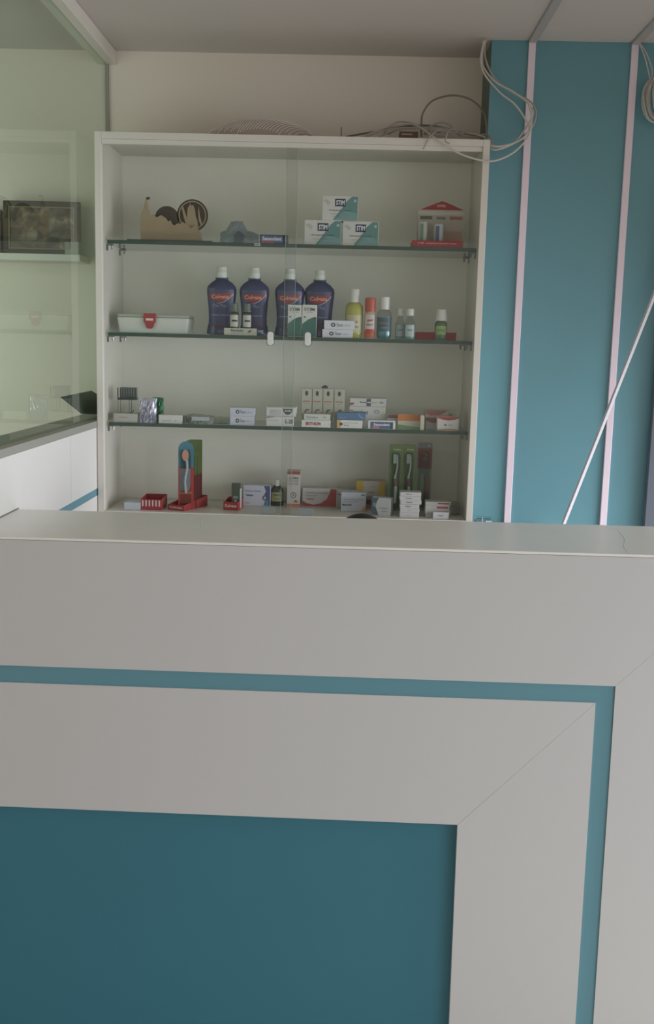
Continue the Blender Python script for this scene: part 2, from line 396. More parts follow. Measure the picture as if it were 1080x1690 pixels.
# crumpled clear packet
def crumple(name, label, cat, px, Y, z0, depth, m, heights, seed=1, rough=.25):
    """pillowy bag: grid in XZ with height profile, crumpled normals"""
    x0, x1, h = frame_px(px[0], px[1], px[2], Y, z0); w_ = x1-x0; rnd = random.Random(seed)
    nx, nz = 14, 8; vs = []; fs = []
    def hp(u):
        i = u*(len(heights)-1); a_ = int(min(i, len(heights)-2)); t = i-a_; return heights[a_]*(1-t)+heights[a_+1]*t
    for side in (0, 1):
        for j in range(nz+1):
            for i in range(nx+1):
                u, v = i/nx, j/nz; bul = (math.sin(math.pi*min(max(u, .02), .98))**.4)*(1-v**3*.85)*depth/2
                y = depth/2 + (-1 if side == 0 else 1)*(bul*(1-rough+rough*rnd.random()))
                vs.append(((u-.5)*w_ + rnd.uniform(-1, 1)*.0012, max(0, y), .0003 + v*h*hp(u) + (rnd.uniform(-1, 1)*.001 if j else 0)))
    N = (nx+1)*(nz+1)
    for j in range(nz):
        for i in range(nx):
            q = j*(nx+1)+i; fs.append((q, q+1, q+nx+2, q+nx+1)); fs.append((N+q, N+q+nx+1, N+q+nx+2, N+q+1))
    for j in range(nz):
        q = j*(nx+1); fs.append((q, q+nx+1, N+q+nx+1, N+q)); q += nx; fs.append((q, N+q, N+q+nx+1, q+nx+1))
    for i in range(nx): fs.append((i, N+i, N+i+1, i+1)); q = nz*(nx+1)+i; fs.append((q, q+1, N+q+1, N+q))
    vs = [(x, y, max(.0003, z)) for x, y, z in vs]
    o = MB().add(vs, fs).build(name, m); o.location = ((x0+x1)/2, Y, z0); tag(o, label, cat); return o, w_, h
cr, cw, ch = crumple('plastic_packet', 'crumpled bluish clear plastic packet beside the wooden souvenir', 'packet', (362, 426, 363), 3.30, z1, .06, mat('bluish_film', C(158, 170, 176), .35, trans=0.15), [.5, .62, .96, 1, .98, .6, .55, .45], 3)
MB().prism([(-.012, .004), (.012, .004), (.016, .03), (0, .042), (-.014, .03)], -.004, -.001).build('dark_content', ink(96, 106, 116), cr)

# wooden souvenir
sv = empty('wooden_souvenir', (W(284, 392, 3.30)[0], 3.30, z1)); tag(sv, 'cut wood souvenir of tower, skyline and round emblem on a dark base', 'souvenir')
sc = 3.30/F_PX
def SV(x, y): return ((x-283.5)*sc, (393.5-y)*sc + .004 + (x-283.5)*sc*.0)
MB().box(-.133, .128, -.035, .05, .0003, .006).build('base', M_DARKW, sv, bevel=.001)
def sky(pts, y0, y1, n, m): MB().prism([SV(*q) for q in pts], y0, y1).build(n, m, sv)
sky([(233, 392), (333, 392), (330, 380), (327, 376), (322, 366), (314, 372), (308, 366), (300, 362), (296, 366), (291, 365), (288, 368), (284, 366), (281, 360), (277, 362), (274, 357), (266, 352), (259, 356), (254, 352), (248, 352), (248, 350), (233, 350)], 0, .006, 'skyline', M_WOOD)
sky([(234.5, 350), (247, 350), (247, 347), (245, 344), (242.5, 330), (242, 325), (241, 325), (240.5, 330), (237, 344), (235, 347)], 0, .006, 'tower_spire', M_WOOD)
sky([(241, 329), (247.5, 328), (247.5, 324.5), (241, 325)], .002, .004, 'flag', M_DARKW)
def disc(cx, cz, r, n=40): return [(cx + r*math.cos(2*math.pi*k_/n), cz + r*math.sin(2*math.pi*k_/n)) for k_ in range(n)]
cx, cz = SV(274.5, 357); MB().prism(disc(cx, cz, 19.5*sc), .008, .013).build('dark_disc', M_DARKW, sv)
cx, cz = SV(315.7, 351); MB().prism(disc(cx, cz, 25*sc), .008, .013).build('round_emblem', M_DARKW, sv)
b = MB(); vs = []; n = 40
for k_ in range(n):
    a = 2*math.pi*k_/n
    for r_ in (20.6, 22.4): vs.append((cx + r_*sc*math.cos(a), .0071, cz + r_*sc*math.sin(a)))
b.add(vs, [(2*k_, 2*k_+1, (2*k_+3) % (2*n), (2*k_+2) % (2*n)) for k_ in range(n)]).build('light_ring', M_WOOD, sv)
sky([(306, 368), (303, 358), (298, 338), (301, 338), (305, 350), (307, 356), (308, 340), (311, 336), (312, 331), (313, 336), (317, 335), (320, 342), (321, 352), (324, 360), (326, 372), (327, 380), (306, 380)], .0062, .0072, 'cut_figure', M_WOOD)
sky([(326, 358), (330, 368), (332, 366), (328, 352), (326, 337), (325, 345)], .0062, .0072, 'cut_figure', M_WOOD)

# red and white shop display with two tubes
dsx = (W(690, 380, 3.34)[0]+W(765, 380, 3.34)[0])/2; ds = empty('counter_display', (dsx, 3.34, z1)); tag(ds, 'white house shaped card display with red gable and red tray', 'display')
s_ = 3.34/F_PX; DW = 37.5*s_
MB().prism([(-DW, .0003), (DW, .0003), (DW, 63*s_), (-DW, 63*s_)], 0, .003).build('back_card', mat('display_card', C(190, 182, 172), .6), ds)
MB().prism([(-33*s_, 63.2*s_), (36*s_, 63.2*s_), (4*s_, 76*s_), (0, 76.5*s_)], 0, .003).build('gable', M_RED, ds)
for (u0, u1, v0, v1, c) in ((-DW+.002, DW-.002, 55*s_, 61*s_, (204, 200, 190)), (-33*s_, -14*s_, 48*s_, 53*s_, (110, 112, 92)), (-8*s_, 8*s_, 48*s_, 53*s_, (168, 166, 164)), (14*s_, 34*s_, 48*s_, 53*s_, (176, 108, 100)), (6*s_, 34*s_, 8*s_, 30*s_, (188, 156, 140))):
    MB().box(u0, u1, -.0006, 0, v0, v1).build('printed_area', ink(*c), ds)
lettering(ds, 'OFFER', 0, 69*s_, 14*s_, 4*s_, ink(222, 190, 184), lambda X, Z: -.0005)
lettering(ds, 'Oral Care', 0, 50.5*s_, 13*s_, 4*s_, ink(60, 64, 74), lambda X, Z: -.0009)
tr = MB(); TX0, TX1 = -47*s_, 32*s_
tr.box(TX0, TX1, -.085, -.082, .0004, .021).box(TX0, TX1, -.082, -.002, .0004, .002).box(TX0, TX0+.002, -.082, -.002, .002, .019).box(TX1-.002, TX1, -.082, -.002, .002, .019)
tr.build('tray', M_RED, ds)
lettering(ds, 'STIM  complete oral care range', -8*s_, .013, 60*s_, .0055, ink(224, 196, 190), lambda X, Z: -.0855, bold=.01)
for nm, x_, w_, hh, c1, c2, lb in (('tube', 698, 14, 32, (200, 204, 198), (132, 152, 132), 'white and green tube standing left in the red tray of the display'), ('tube', 724, 15, 29, (196, 202, 208), (104, 116, 142), 'white and blue tube standing in the middle of the red tray display')):
    x = W(x_, 380, 3.31)[0]; t = MB().lathe([(.010, .0), (.012, .002), (.0125, .008), (w_/2*s_, .02), (w_/2*s_, hh*s_+.012), (w_/2*s_*1.02, hh*s_+.016)], 16, .6).build('tube', ink(*c1), smooth=True)
    t.location = (x, 3.30, z1+.0022); tag(t, lb, 'tube', 'tubes in the red tray')
    MB().box(-w_*.32*s_, w_*.05*s_, -w_*.31*s_, -w_*.29*s_, .022, hh*s_+.010).build('printed_band', ink(*c2), t)
    MB().lathe([(.011, -.0), (.011, .0)], 4).build('cap_rim', ink(*c2), t) if False else None

# ---- second shelf
# white storage case with red clasp
xa, xb, hh = frame_px(193, 312, 519, 3.27, z2); bw = xb-xa
sb = empty('storage_case', ((xa+xb)/2, 3.27, z2)); tag(sb, 'long white plastic case with red clasp at the left of the second shelf', 'case')
M_CASE = mat('case_plastic', C(214, 214, 208), .4)
b = MB(); vs = []
for z, k_ in ((.0004, .94), (hh*.84, 1.0)):
    for sx_, sy_ in ((-1, 0), (1, 0), (1, 1), (-1, 1)): vs.append((sx_*bw/2*k_, (.0 if sy_ == 0 else .12) + (.003 if k_ < 1 and sy_ == 0 else 0), z))
b.add(vs, [(0, 3, 2, 1), (0, 1, 5, 4), (1, 2, 6, 5), (2, 3, 7, 6), (3, 0, 4, 7), (4, 5, 6, 7)]).build('body', M_CASE, sb, bevel=.004)
MB().box(-bw/2*.99, bw/2*.99, -.002, .122, hh*.845, hh).build('lid', mat('case_lid', C(182, 182, 174), .35), sb, bevel=.004)
cxx = W(246.8, 528, 3.26)[0] - sb.location.x; s_ = 3.26/F_PX
cl = MB().prism([(cxx-10*s_, hh+.003), (cxx-10*s_, hh-12*s_), (cxx-8*s_, hh-14*s_), (cxx-6*s_, hh-20*s_), (cxx-3*s_, hh-23*s_), (cxx+3*s_, hh-23*s_), (cxx+6*s_, hh-20*s_), (cxx+8*s_, hh-14*s_), (cxx+10*s_, hh-12*s_), (cxx+10*s_, hh+.003)], -.008, -.0025).build('clasp', M_RED, sb, bevel=.001)
MB().box(cxx-6*s_, cxx+6*s_, -.0088, -.008, hh-10*s_, hh-6.5*s_).build('clasp_mark', ink(226, 214, 210), cl)

# bottles
def lerp_prof(prof):
    def r(z):
        if z <= prof[0][1]: return prof[0][0]
        for (r0, z0), (r1, z1_) in zip(prof, prof[1:]):
            if z0 <= z <= z1_: return r0 + (r1-r0)*(z-z0)/max(1e-9, z1_-z0)
        return prof[-1][0]
    return r
def patch(parent, name, m, prof, sy, hw_, z0, z1_, off=.0007, shape=None, nx=14, nz=6, dx=0):
    r = lerp_prof(prof); b = MB(); vs = []
    for j in range(nz+1):
        for i in range(nx+1):
            u, v = i/nx, j/nz; z = z0+(z1_-z0)*v
            x = dx + hw_*(2*u-1)
            if shape: x, z = shape(u, v, x, z)
            rr = r(z); x = max(-rr*.985, min(rr*.985, x))
            vs.append((x, -sy*math.sqrt(max(rr*rr-x*x, 0))-off, z))
    b.add(vs, [(j*(nx+1)+i, j*(nx+1)+i+1, (j+1)*(nx+1)+i+1, (j+1)*(nx+1)+i) for j in range(nz) for i in range(nx)])
    return b.build(name, m, parent, True)
M_MW = mat('dark_blue_mouthwash', C(58, 62, 100), .18, noise=.1, scale=20, coat=.3)
def mouthwash(px, ytop, label):
    s_ = 3.33/F_PX
    prof = [(w_/2*s_, z*s_) for w_, z in ((40, .2), (47, 1.5), (48, 4), (46.5, 10), (42.5, 18), (41.5, 28), (43, 42), (45.5, 56), (48, 66), (48.6, 72), (46.5, 77), (36, 83), (24, 87), (20.5, 88.5), (20.5, 92))]
    rt = MB().lathe(prof, 36, .55).build('mouthwash_bottle', M_MW, smooth=True)
    p = W(px, 500, 3.33); rt.location = (p[0], 3.33, z2+.0002); tag(rt, label, 'bottle', 'large blue mouthwash bottles')
    htop = W(px, ytop, 3.33)[2] - z2
    zc = 91*s_; zt = htop; hc = zt-zc
    MB().lathe([(8.9*s_, zc), (8.9*s_, zc+hc*.5), (8.3*s_, zc+hc*.53), (8.3*s_, zc+hc*.57), (8.0*s_, zc+hc*.6), (7.8*s_, zt-.001), (7.2*s_, zt)], 24).build('cap', M_CAP, rt, True)
    MB().lathe([(9.9*s_, 89.5*s_), (9.9*s_, 91*s_)], 24).build('neck_ring', mat('teal_ring', C(58, 88, 98), .3), rt, True)
    r = lerp_prof(prof); sf = lambda off: (lambda X, Z: -.55*math.sqrt(max(r(Z)**2 - min(abs(X), r(Z)*.98)**2, 0)) - off)
    patch(rt, 'front_label', mat('mouthwash_label', C(66, 70, 112), .35), prof, .55, 19.5*s_, 14*s_, 72*s_, .0004)
    patch(rt, 'red_swoosh', ink(146, 58, 62), prof, .55, 18.5*s_, 52*s_, 66*s_, .0009, shape=lambda u, v, x, z: (x, 67*s_ - (1-v)*14.5*s_*(.25+.75*math.sin(math.pi*min(1, .12+u*.82))) - 1.5*s_*(1-u)*v))
    b = MB(); vs = []
    for i in range(15):
        u = i/14; x = (-6+25*u)*s_; z = (50.5 + 15*u**2.2)*s_; t = .9*s_*(.25+u)
        vs += [(x, sf(.0014)(x, z), z-t), (x, sf(.0014)(x, z), z+t*.4)]
    b.add(vs, [(2*i, 2*i+2, 2*i+3, 2*i+1) for i in range(14)]).build('white_swoosh', ink(206, 206, 212), rt)
    lettering(rt, 'Colgate', -1*s_, 60*s_, 28*s_, 8.5*s_, ink(222, 160, 140), sf(.0014), .03)
    lettering(rt, 'Plax Plus', -2*s_, 47*s_, 22*s_, 5.2*s_, ink(150, 160, 182), sf(.0010), .0)
    lettering(rt, 'mouthwash  alcohol free', -1*s_, 32*s_, 29*s_, 2.6*s_, ink(170, 176, 196), sf(.0010), .02)
    patch(rt, 'red_band', ink(112, 46, 64), prof, .55, 19*s_, 14.5*s_, 20*s_, .0008)
    patch(rt, 'volume_mark', ink(180, 186, 200), prof, .55, 4*s_, 6*s_, 9*s_, .0008, dx=12*s_)
    return rt
for px, yt, lb in ((366, 441, 'dark blue Colgate mouthwash bottle, leftmost of the four'), (420, 442, 'dark blue Colgate mouthwash bottle, second from the left, behind the two vials'),
                   (478.3, 444, 'dark blue Colgate mouthwash bottle, third from the left, behind the white and teal cartons'), (527.4, 446.5, 'dark blue Colgate mouthwash bottle, rightmost of the four')):
    mouthwash(px, yt, lb)
_, tb = carton('carton', 'small flat cream carton lying under the two vials on the second shelf', 'box', (370, 422.5, 541.5), 3.245, z2, .04, m=ink(196, 196, 182), texts=[('Bendolar', .42, .68, .40, .34, DK, .01), ('tablets', .40, .32, .4, .10, GR, 0)], prints=[((70, 74, 76), [(.73, .45), (.80, .40), (.88, .75), (.80, .72)])])
for px, lb in ((387, 'left one of two small vials standing on the flat cream carton'), (408, 'right one of two small vials standing on the flat cream carton')):
    s_ = 3.26/F_PX; r0 = 7.2*s_
    prof = [(r0*.9, 0), (r0, .001), (r0, 22*s_), (r0*.95, 24*s_), (r0*.75, 26*s_)]
    v = MB().lathe(prof, 20).build('vial', mat('dark_vial_glass', C(66, 72, 66), .15), smooth=True)
    v.location = (W(px, 525, 3.26)[0], 3.2625, tb+.0002); tag(v, lb, 'vial', 'vials on the flat cream carton')
    MB().lathe([(r0*.95, 26*s_), (r0*.95, 28*s_), (r0*.8, 28.5*s_), (r0*.75, 39*s_), (r0*.5, 40*s_)], 20).build('cap', mat('grey_green_cap', C(104, 116, 108), .3), v, True)
    patch(v, 'vial_label', ink(196, 196, 184), prof, 1, 6.8*s_, 2*s_, 21*s_, .0005)
    patch(v, 'printed_band', ink(58, 60, 68), prof, 1, 4.6*s_, 10*s_, 13*s_, .0009, dx=1*s_)
G_ = 'upright white and teal cartons on the second shelf'
for px, lb in (((475.5, 498), 'upright white and teal carton, left of the touching pair before the mouthwash'), ((499.3, 523), 'upright white and teal carton, right of the touching pair before the mouthwash')):
    carton('carton', lb, 'box', (*px, 503), 3.255, z2, .035, group=G_, prints=[((66, 112, 104), [(.01, .01), (.99, .01), (.99, .62), (.7, .60), (.4, .54), (.01, .40)]), ((206, 214, 210), [(.02, .42), (.38, .56), (.3, .60), (.02, .50)]), ((60, 72, 70), [(.70, .585), (.95, .63), (.95, .57)]), ((50, 64, 66), circ(.18, .62, .08, .25))],
           texts=[('STIM', .5, .86, .74, .10, (122, 128, 128), .02), ('oral gel', .5, .77, .5, .035, GR, 0)])
def fixon(px, Y, z, label, grp, dp=.04, rot=0, c=(222, 222, 230)):
    return carton('carton', label, 'box', px, Y, z, dp, m=ink(*c), group=grp, rot=rot, prints=[((74, 76, 86), circ(.30, .5, .075, 3.2)), ((222, 222, 228), circ(.30, .5, .033, 3.2, 10))], texts=[('Fixon', .52, .52, .2, .42, (112, 116, 136), .0), ('adhesive', .78, .48, .2, .2, (176, 178, 196), .0)])
G_ = 'flat white cartons with round logo stacked on the second shelf'
_, t = fixon((532.3, 582.3, 543.8), 3.25, z2, 'flat white carton with round dark logo, lower of the pair beside the yellow bottle', G_)
fixon((535.3, 585, 529), 3.252, t, 'flat white carton with round dark logo, upper of the pair beside the yellow bottle', G_)

def bottle(px, Y, z0, base_w, label, body, cap, bodymat, capmat, labelspec=None, sy=.75, liquid=None, texts=()):
    """body: list of (width px, height px above base); cap: list the same way"""
    s_ = Y/F_PX; prof = [(w_/2*s_, max(.0, z*s_)) for w_, z in body]
    o = MB().lathe(prof, 24, sy).build('bottle', bodymat, smooth=True); o.location = (W(px, 540 if z0 > 1.4 else 820, Y)[0], Y, z0+.0003)
    tag(o, label, 'bottle')
    MB().lathe([(w_/2*s_, z*s_) for w_, z in cap], 24).build('cap', capmat, o, True)
    if liquid:
        m_, zt, ins = liquid
        pf = [((w_/2-ins)*s_, max(z, .8)*s_) for w_, z in body if z < zt] + [((lerp_prof([(a, b) for a, b in body])(zt)/2-ins)*s_, zt*s_)]
        MB().lathe(pf, 24, sy).build('liquid', m_, o, True)
    for nm, hw_, a, b2, m_, dx in (labelspec or ()):
        patch(o, nm, m_, prof, sy, hw_*s_, a*s_, b2*s_, .0006+.0004*(nm != 'bottle_label'), dx=dx*s_)
    r = lerp_prof(prof)
    for s, cx_, cz_, tw, th, c in texts:
        lettering(o, s, cx_*s_, cz_*s_, tw*s_, th*s_, ink(*c), lambda X, Z: -sy*math.sqrt(max(r(Z)**2-min(abs(X), r(Z)*.98)**2, 0))-.0014)
    return o
CLB = glass('clear_bottle', (.86, .91, .90), 2.0, .02)
bottle(584, 3.29, z2, 28, 'yellow liquid bottle with tall white cap on the second shelf', [(24, 0), (27.5, 2), (28.5, 8), (28.5, 46), (27, 52), (20, 56), (14, 58)],
       [(16, 57), (16, 77), (14.5, 78)], mat('yellow_liquid_bottle', C(176, 172, 92), .15), M_CAP, [('bottle_label', 12.4, 9, 37, ink(198, 192, 160), 0)], texts=[('oral', 2, 26, 8, 4, (130, 132, 120)), ('RINSE', 2, 18, 13, 3, (150, 140, 110))])
bottle(610.5, 3.28, z2, 18, 'small clear bottle with orange cap and orange foot', [(16, 0), (18, 1.5), (18.5, 10), (18.5, 36), (16, 42), (13, 44)],
       [(17, 43), (17.5, 60), (17, 64), (15, 65)], mat('peach_bottle', C(206, 178, 164), .2), mat('orange_cap', C(190, 92, 64), .35),
       [('bottle_label', 7.5, 12, 38, ink(210, 200, 194), 0), ('orange_foot_band', 8.6, 1.5, 12, ink(196, 104, 70), 0), ('red_patch', 7, 8, 15, ink(190, 66, 58), 0)], texts=[('gel', 0, 29, 9, 5, (150, 74, 70)), ('MINT', 0, 22, 10, 3, (160, 110, 100))])
bottle(634, 3.28, z2, 24, 'blue liquid bottle with white cap right of the orange capped bottle', [(20, 0), (23, 1.5), (24.5, 6), (24.5, 36), (23, 42), (17, 46), (13, 48)],
       [(15.5, 47), (16, 66), (14, 67)], CLB, M_CAP, [('bottle_label', 9.5, 12, 33, ink(72, 96, 108), 0)], liquid=(mat('blue_liquid', C(66, 126, 142), .2), 35, .8), texts=[('FRESH', 0, 25, 15, 4, (150, 130, 120)), ('cool', 0, 18, 9, 3, (160, 170, 170))])
for px, w_, lb in ((660.5, 16, 'small clear bottle with pale blue label, left of the pair with short white caps'), (676.5, 18, 'small clear bottle with pale blue label, right of the pair with short white caps')):
    bottle(px, 3.27 if w_ == 18 else 3.30, z2, w_, lb, [(w_-3, 0), (w_-.5, 1.5), (w_, 5), (w_, 24), (w_-3, 28), (9, 34), (9, 40)], [(12.5, 38), (12.8, 46), (12, 49)], CLB, M_CAP,
           [('bottle_label', w_*.40, 5, 23, ink(186, 200, 202), 0)], liquid=(mat('pale_teal_liquid', C(140, 172, 172), .2), 24, .9), texts=[('care', 0, 15, 8, 3, (120, 138, 142))])
carton('carton', 'flat red carton lying behind the green labelled bottle', 'box', (687, 753, 548.5), 3.33, z2, .06, m=ink(168, 62, 70))
bottle(728, 3.27, z2, 20, 'squat green bottle with tapered white cap at the right of the second shelf', [(17, 0), (19, 2), (19, 12), (19.5, 18), (20, 26), (19, 28), (13, 31)],
       [(19.5, 31), (19, 33), (16, 47), (15.5, 49)], mat('green_bottle', C(96, 116, 88), .2), M_CAP, [('bottle_label', 8.3, 9, 23, ink(150, 176, 110), 0)], texts=[('herbal', 0, 16, 11, 4, (110, 140, 84))])

# ---- third shelf
_, tb = carton('carton', 'low white carton under the small black rack on the third shelf', 'box', (187.5, 226, 682.5), 3.25, z3, .06, m=M_PAPERG, prints=[((176, 120, 120), (.22, .60, .52, .60))])
rk = empty('small_rack', (W(210, 665, 3.27)[0], 3.262, tb)); tag(rk, 'small black wire rack with slatted basket standing on a low white carton', 'rack')
s_ = 3.27/F_PX; BK = mat('black_wire', C(52, 56, 54), .4)
for x in (-14, 4.5):
    for y in (0, .034): MB().tube([(x*s_, y, .0012), (x*s_, y, 27*s_)], .0011, 6).build('leg', BK, rk)
MB().tube([(5*s_, 0, .003), (10*s_, 0, .003), (12*s_, 0, .012)], .0011, 6).build('foot_bar', BK, rk)
MB().box(-15*s_, 15*s_, -.002, .036, 22*s_, 25*s_).build('tray_rim', BK, rk)
MB().box(-14*s_, 14*s_, .034, .036, 25*s_, 42*s_).build('back_plate', ink(124, 130, 126), rk)
for i in range(8): MB().box((-15+i*4.1)*s_, (-13.4+i*4.1)*s_, -.002, 0, 25*s_, 42*s_).build('slat', BK, rk)
foil = mat('silver_foil', C(196, 192, 210), .25, .7, noise=.2, scale=160, bump=1.0)
o, _, _ = crumple('foil_packet', 'crinkled silver foil packet standing in front of a green one', 'packet', (229, 257, 657), 3.25, z3, .03, foil, [.97, 1, .98, 1], 5, rough=.75)
o, _, _ = crumple('foil_packet', 'crinkled green foil packet right behind the silver one', 'packet', (250, 268.5, 656), 3.285, z3, .03, mat('green_foil', C(44, 112, 76), .3, .4, noise=.25, scale=120, bump=1.0), [.98, 1, .97], 8, rough=.7)
c_, _ = carton('carton', 'flat white carton with open dark end flap, right of the foil packets', 'box', (262, 301, 685), 3.25, z3, .035, prints=[((120, 124, 130), (.15, .52, .30, .36)), (GR, circ(.72, .33, .03, 2))])
xx = (301-281.5)*3.25/F_PX; MB().prism([(xx+.001, .0005), (xx+.011, .002), (xx+.010, .022), (xx+.006, .026)], .002, .03).build('open_flap', ink(86, 92, 88), c_)
pk, _, _ = crumple('plastic_packet', 'flat clear wrapped packet with grey print between the flat cartons', 'packet', (308, 352, 684), 3.26, z3, .05, mat('pale_film', C(166, 174, 168), .25, trans=.2), [.9, 1, .95, .85, .8], 12)
MB().box(-.025, .03, -.003, -.001, .010, .022).build('printed_area', ink(182, 186, 190), pk)
crumple('plastic_packet', 'faint greenish clear packet beside the pair of stacked white cartons', 'packet', (352, 378, 688), 3.29, z3, .04, glass('green_film', (.86, .90, .86), 1.6, .1), [.8, 1, .9, .9], 17)
G_ = 'flat white cartons with round logo stacked on the third shelf'
_, t = fixon((380, 419.5, 687), 3.25, z3, 'flat white carton with round logo, lower of the pair on the third shelf', G_, c=(206, 208, 222))
fixon((380, 421, 673), 3.251, t, 'flat white carton with round logo, upper of the pair on the third shelf', G_, c=(206, 208, 222))
_, t = carton('carton', 'white carton with black lettering, lower of the pair beside the sliding door edge', 'box', (440, 485, 687.5), 3.245, z3, .055, prints=[((150, 154, 156), [(.02, .78), (.3, .95), (.3, .99), (.02, .99)])], texts=[('L-2B', .84, .52, .28, .40, (66, 66, 74), .02), ('plastic strips', .25, .6, .4, .12, GR, 0)])
carton('carton', 'white carton with dark half round badge, upper of the pair beside the sliding door edge', 'box', (440, 489, 671), 3.252, t, .055,
       prints=[((196, 196, 200), (.12, .50, .10, .72)), ((74, 76, 84), [(.56, .80)] + [(.72+.16*math.cos(a), .80+.62*math.sin(a)) for a in [math.pi*(1+i/10) for i in range(11)]]), ((150, 152, 154), (.02, .98, .90, .97))],
       texts=[('ALGIN', .72, .58, .22, .20, (220, 220, 226), .03), ('set 2', .22, .5, .16, .10, (110, 112, 118), 0)])
G_ = 'tall cream cartons standing in a row on the third shelf'
for i, (a, b2) in enumerate(((498.7, 515), (516.3, 532.3), (534.3, 550.3), (552.7, 569))):
    nth = ('first from the left', 'second from the left', 'third from the left', 'rightmost')[i]
    carton('carton', 'tall cream carton with dark emblem, %s of the row of four' % nth, 'box', (a, b2, 641+i*.4), 3.30, z3, .035, m=ink(190, 188, 174), group=G_,
           prints=[((74, 76, 76), circ(.48, .87, .17, .42, 6)), ((178, 116, 104), (.1, .86, .64, .67)), ((160, 160, 152), (.22, .72, .58, .595)), ((110, 112, 104), [(.28, .38), (.45, .45), (.75, .45), (.78, .42), (.5, .41), (.34, .33)])])
wd, _, _ = crumple('paper_scrap', 'crumpled dark paper scrap lying on the row of tall cream cartons', 'scrap', (531, 541, 636), 3.31, W(534, 641.5, 3.30)[2]+.001, .015, ink(84, 86, 84), [.4, .8, 1, .5], 3)
_, t = carton('carton', 'white carton with red SKYT-RON lettering lying before the tall cream cartons', 'box', (498, 545.5, 693.5), 3.24, z3, .045, texts=[('SKYT-RON', .40, .52, .52, .46, (168, 60, 78), .04)], prints=[((190, 176, 176), circ(.97, .5, .04, 1.4))])
carton('carton', 'flat white carton with grey lettering lying on the SKYT-RON carton', 'box', (502, 545, 683.5), 3.243, t, .04, m=ink(204, 206, 200), texts=[('Desodent', .33, .48, .44, .34, (126, 132, 132), .0)], prints=[((146, 150, 148), circ(.80, .55, .055, 3.4)), ((204, 206, 200), circ(.80, .62, .035, 3.4))])
_, t = carton('carton', 'white carton with yellow end lying under the blue one on the third shelf', 'box', (556.5, 598, 693.5), 3.24, z3, .045, prints=[((206, 170, 110), (.0, .15, .01, .99)), ((74, 66, 76), circ(.16, .5, .085, 2.6, 4))], texts=[('temporary filling', .55, .66, .55, .16, (140, 142, 150), 0), ('Dental', .38, .38, .2, .15, (120, 90, 90), 0)])
carton('carton', 'steel blue carton lying on the white and yellow one', 'box', (556, 603.5, 681.5), 3.245, t, .05, m=ink(92, 122, 154), prints=[((126, 152, 178), [(.72, .95), (.80, .4), (.95, .1), (.98, .1), (.84, .6), (.78, .95)])], texts=[('Bond', .2, .3, .18, .2, (150, 170, 190), 0)])
_, t = carton('carton', 'large white carton with blue script and ring logos at the back of the third shelf', 'box', (577, 636.5, 671), 3.32, z3, .07, prints=[((150, 152, 156), circ(.76, .76, .075, 1.25)), ((208, 206, 206), circ(.76, .76, .05, 1.25)), ((104, 92, 100), circ(.76, .28, .07, 1.2))], texts=[('Omnident', .27, .72, .5, .22, (84, 120, 138), .01)])
carton('carton', 'white carton with dark square mark and red corner, topmost at the shelf back', 'box', (578, 637.5, 657.5), 3.325, t, .065, prints=[((178, 92, 96), [(.0, .1), (.10, .2), (.12, .45), (.0, .40)]), ((92, 96, 112), (.46, .58, .04, .94)), ((206, 206, 204), (.46, .58, .42, .58)), ((150, 152, 156), circ(.88, .5, .055, 2.4, 5))], texts=[('Restocem', .38, .52, .2, .22, (110, 112, 130), .02), ('plus', .68, .5, .14, .2, (160, 162, 170), 0)])
carton('toothpaste_carton', 'white edged toothpaste carton with blue and pink print at the shelf front', 'box', (608, 652.5, 694), 3.24, z3, .035, prints=[((86, 104, 138), (.08, .92, .04, .84)), ((196, 120, 132), (.17, .42, .10, .34)), ((62, 76, 92), (.84, .91, .06, .82))], texts=[('Sensodent', .50, .54, .60, .30, (220, 222, 236), .04)])
carton('carton', 'small carton with red top left of the orange and green carton', 'box', (640, 657, 684), 3.30, z3, .04, prints=[((150, 96, 92), (.02, .98, .72, .98)), ((196, 190, 186), (.1, .9, .3, .65))])
c_, _ = carton('carton', 'orange, white and green carton with cream end on the third shelf', 'box', (657, 694, 684), 3.28, z3, .05, m=ink(198, 196, 180), prints=[((206, 128, 74), (.0, 1.0, .55, .99)), ((122, 152, 108), [(.0, .02), (1., .02), (1., .12), (.5, .20), (.0, .30)])])
carton('carton', 'narrow cream carton standing at the end of the orange and green carton', 'box', (694.5, 700.5, 685.5), 3.255, z3, .04, m=ink(206, 200, 176))
_, t = carton('carton', 'white carton with red curved band, lower back one at the right end', 'box', (703, 740, 690), 3.30, z3, .05, m=ink(176, 172, 166), prints=[((150, 84, 84), [(.02, .75), (.3, .55), (.8, .68), (.98, .98), (.02, .98)])])
carton('carton', 'white carton with dark red curved band, upper back one at the right end', 'box', (702, 740, 677.5), 3.302, t, .05, m=ink(188, 180, 174), prints=[((168, 104, 102), [(.02, .60), (.25, .30), (.7, .45), (.98, .98), (.02, .98)])])
carton('carton', 'small pale carton with green speck standing behind the red banded one', 'box', (738, 753, 678), 3.325, z3, .03, m=ink(206, 200, 188), prints=[((128, 150, 112), [(.2, .75), (.5, .85), (.7, .78), (.45, .72)]), ((180, 120, 110), (.02, .98, .40, .55))])
carton('carton', 'white carton with red arc and orange foot at the right front of the third shelf', 'box', (722.5, 757.5, 688), 3.25, z3, .045, prints=[((178, 76, 70), [(.0, .99), (.0, .90), (.25, .78), (.55, .74), (.8, .80), (1., .9), (1., .99)]), ((190, 150, 126), [(.0, .02), (1., .02), (1., .10), (.6, .14), (0, .12)])], texts=[('Zinc', .38, .42, .12, .12, (60, 60, 70), .05), ('tabs', .62, .42, .2, .12, (140, 142, 150), 0)])

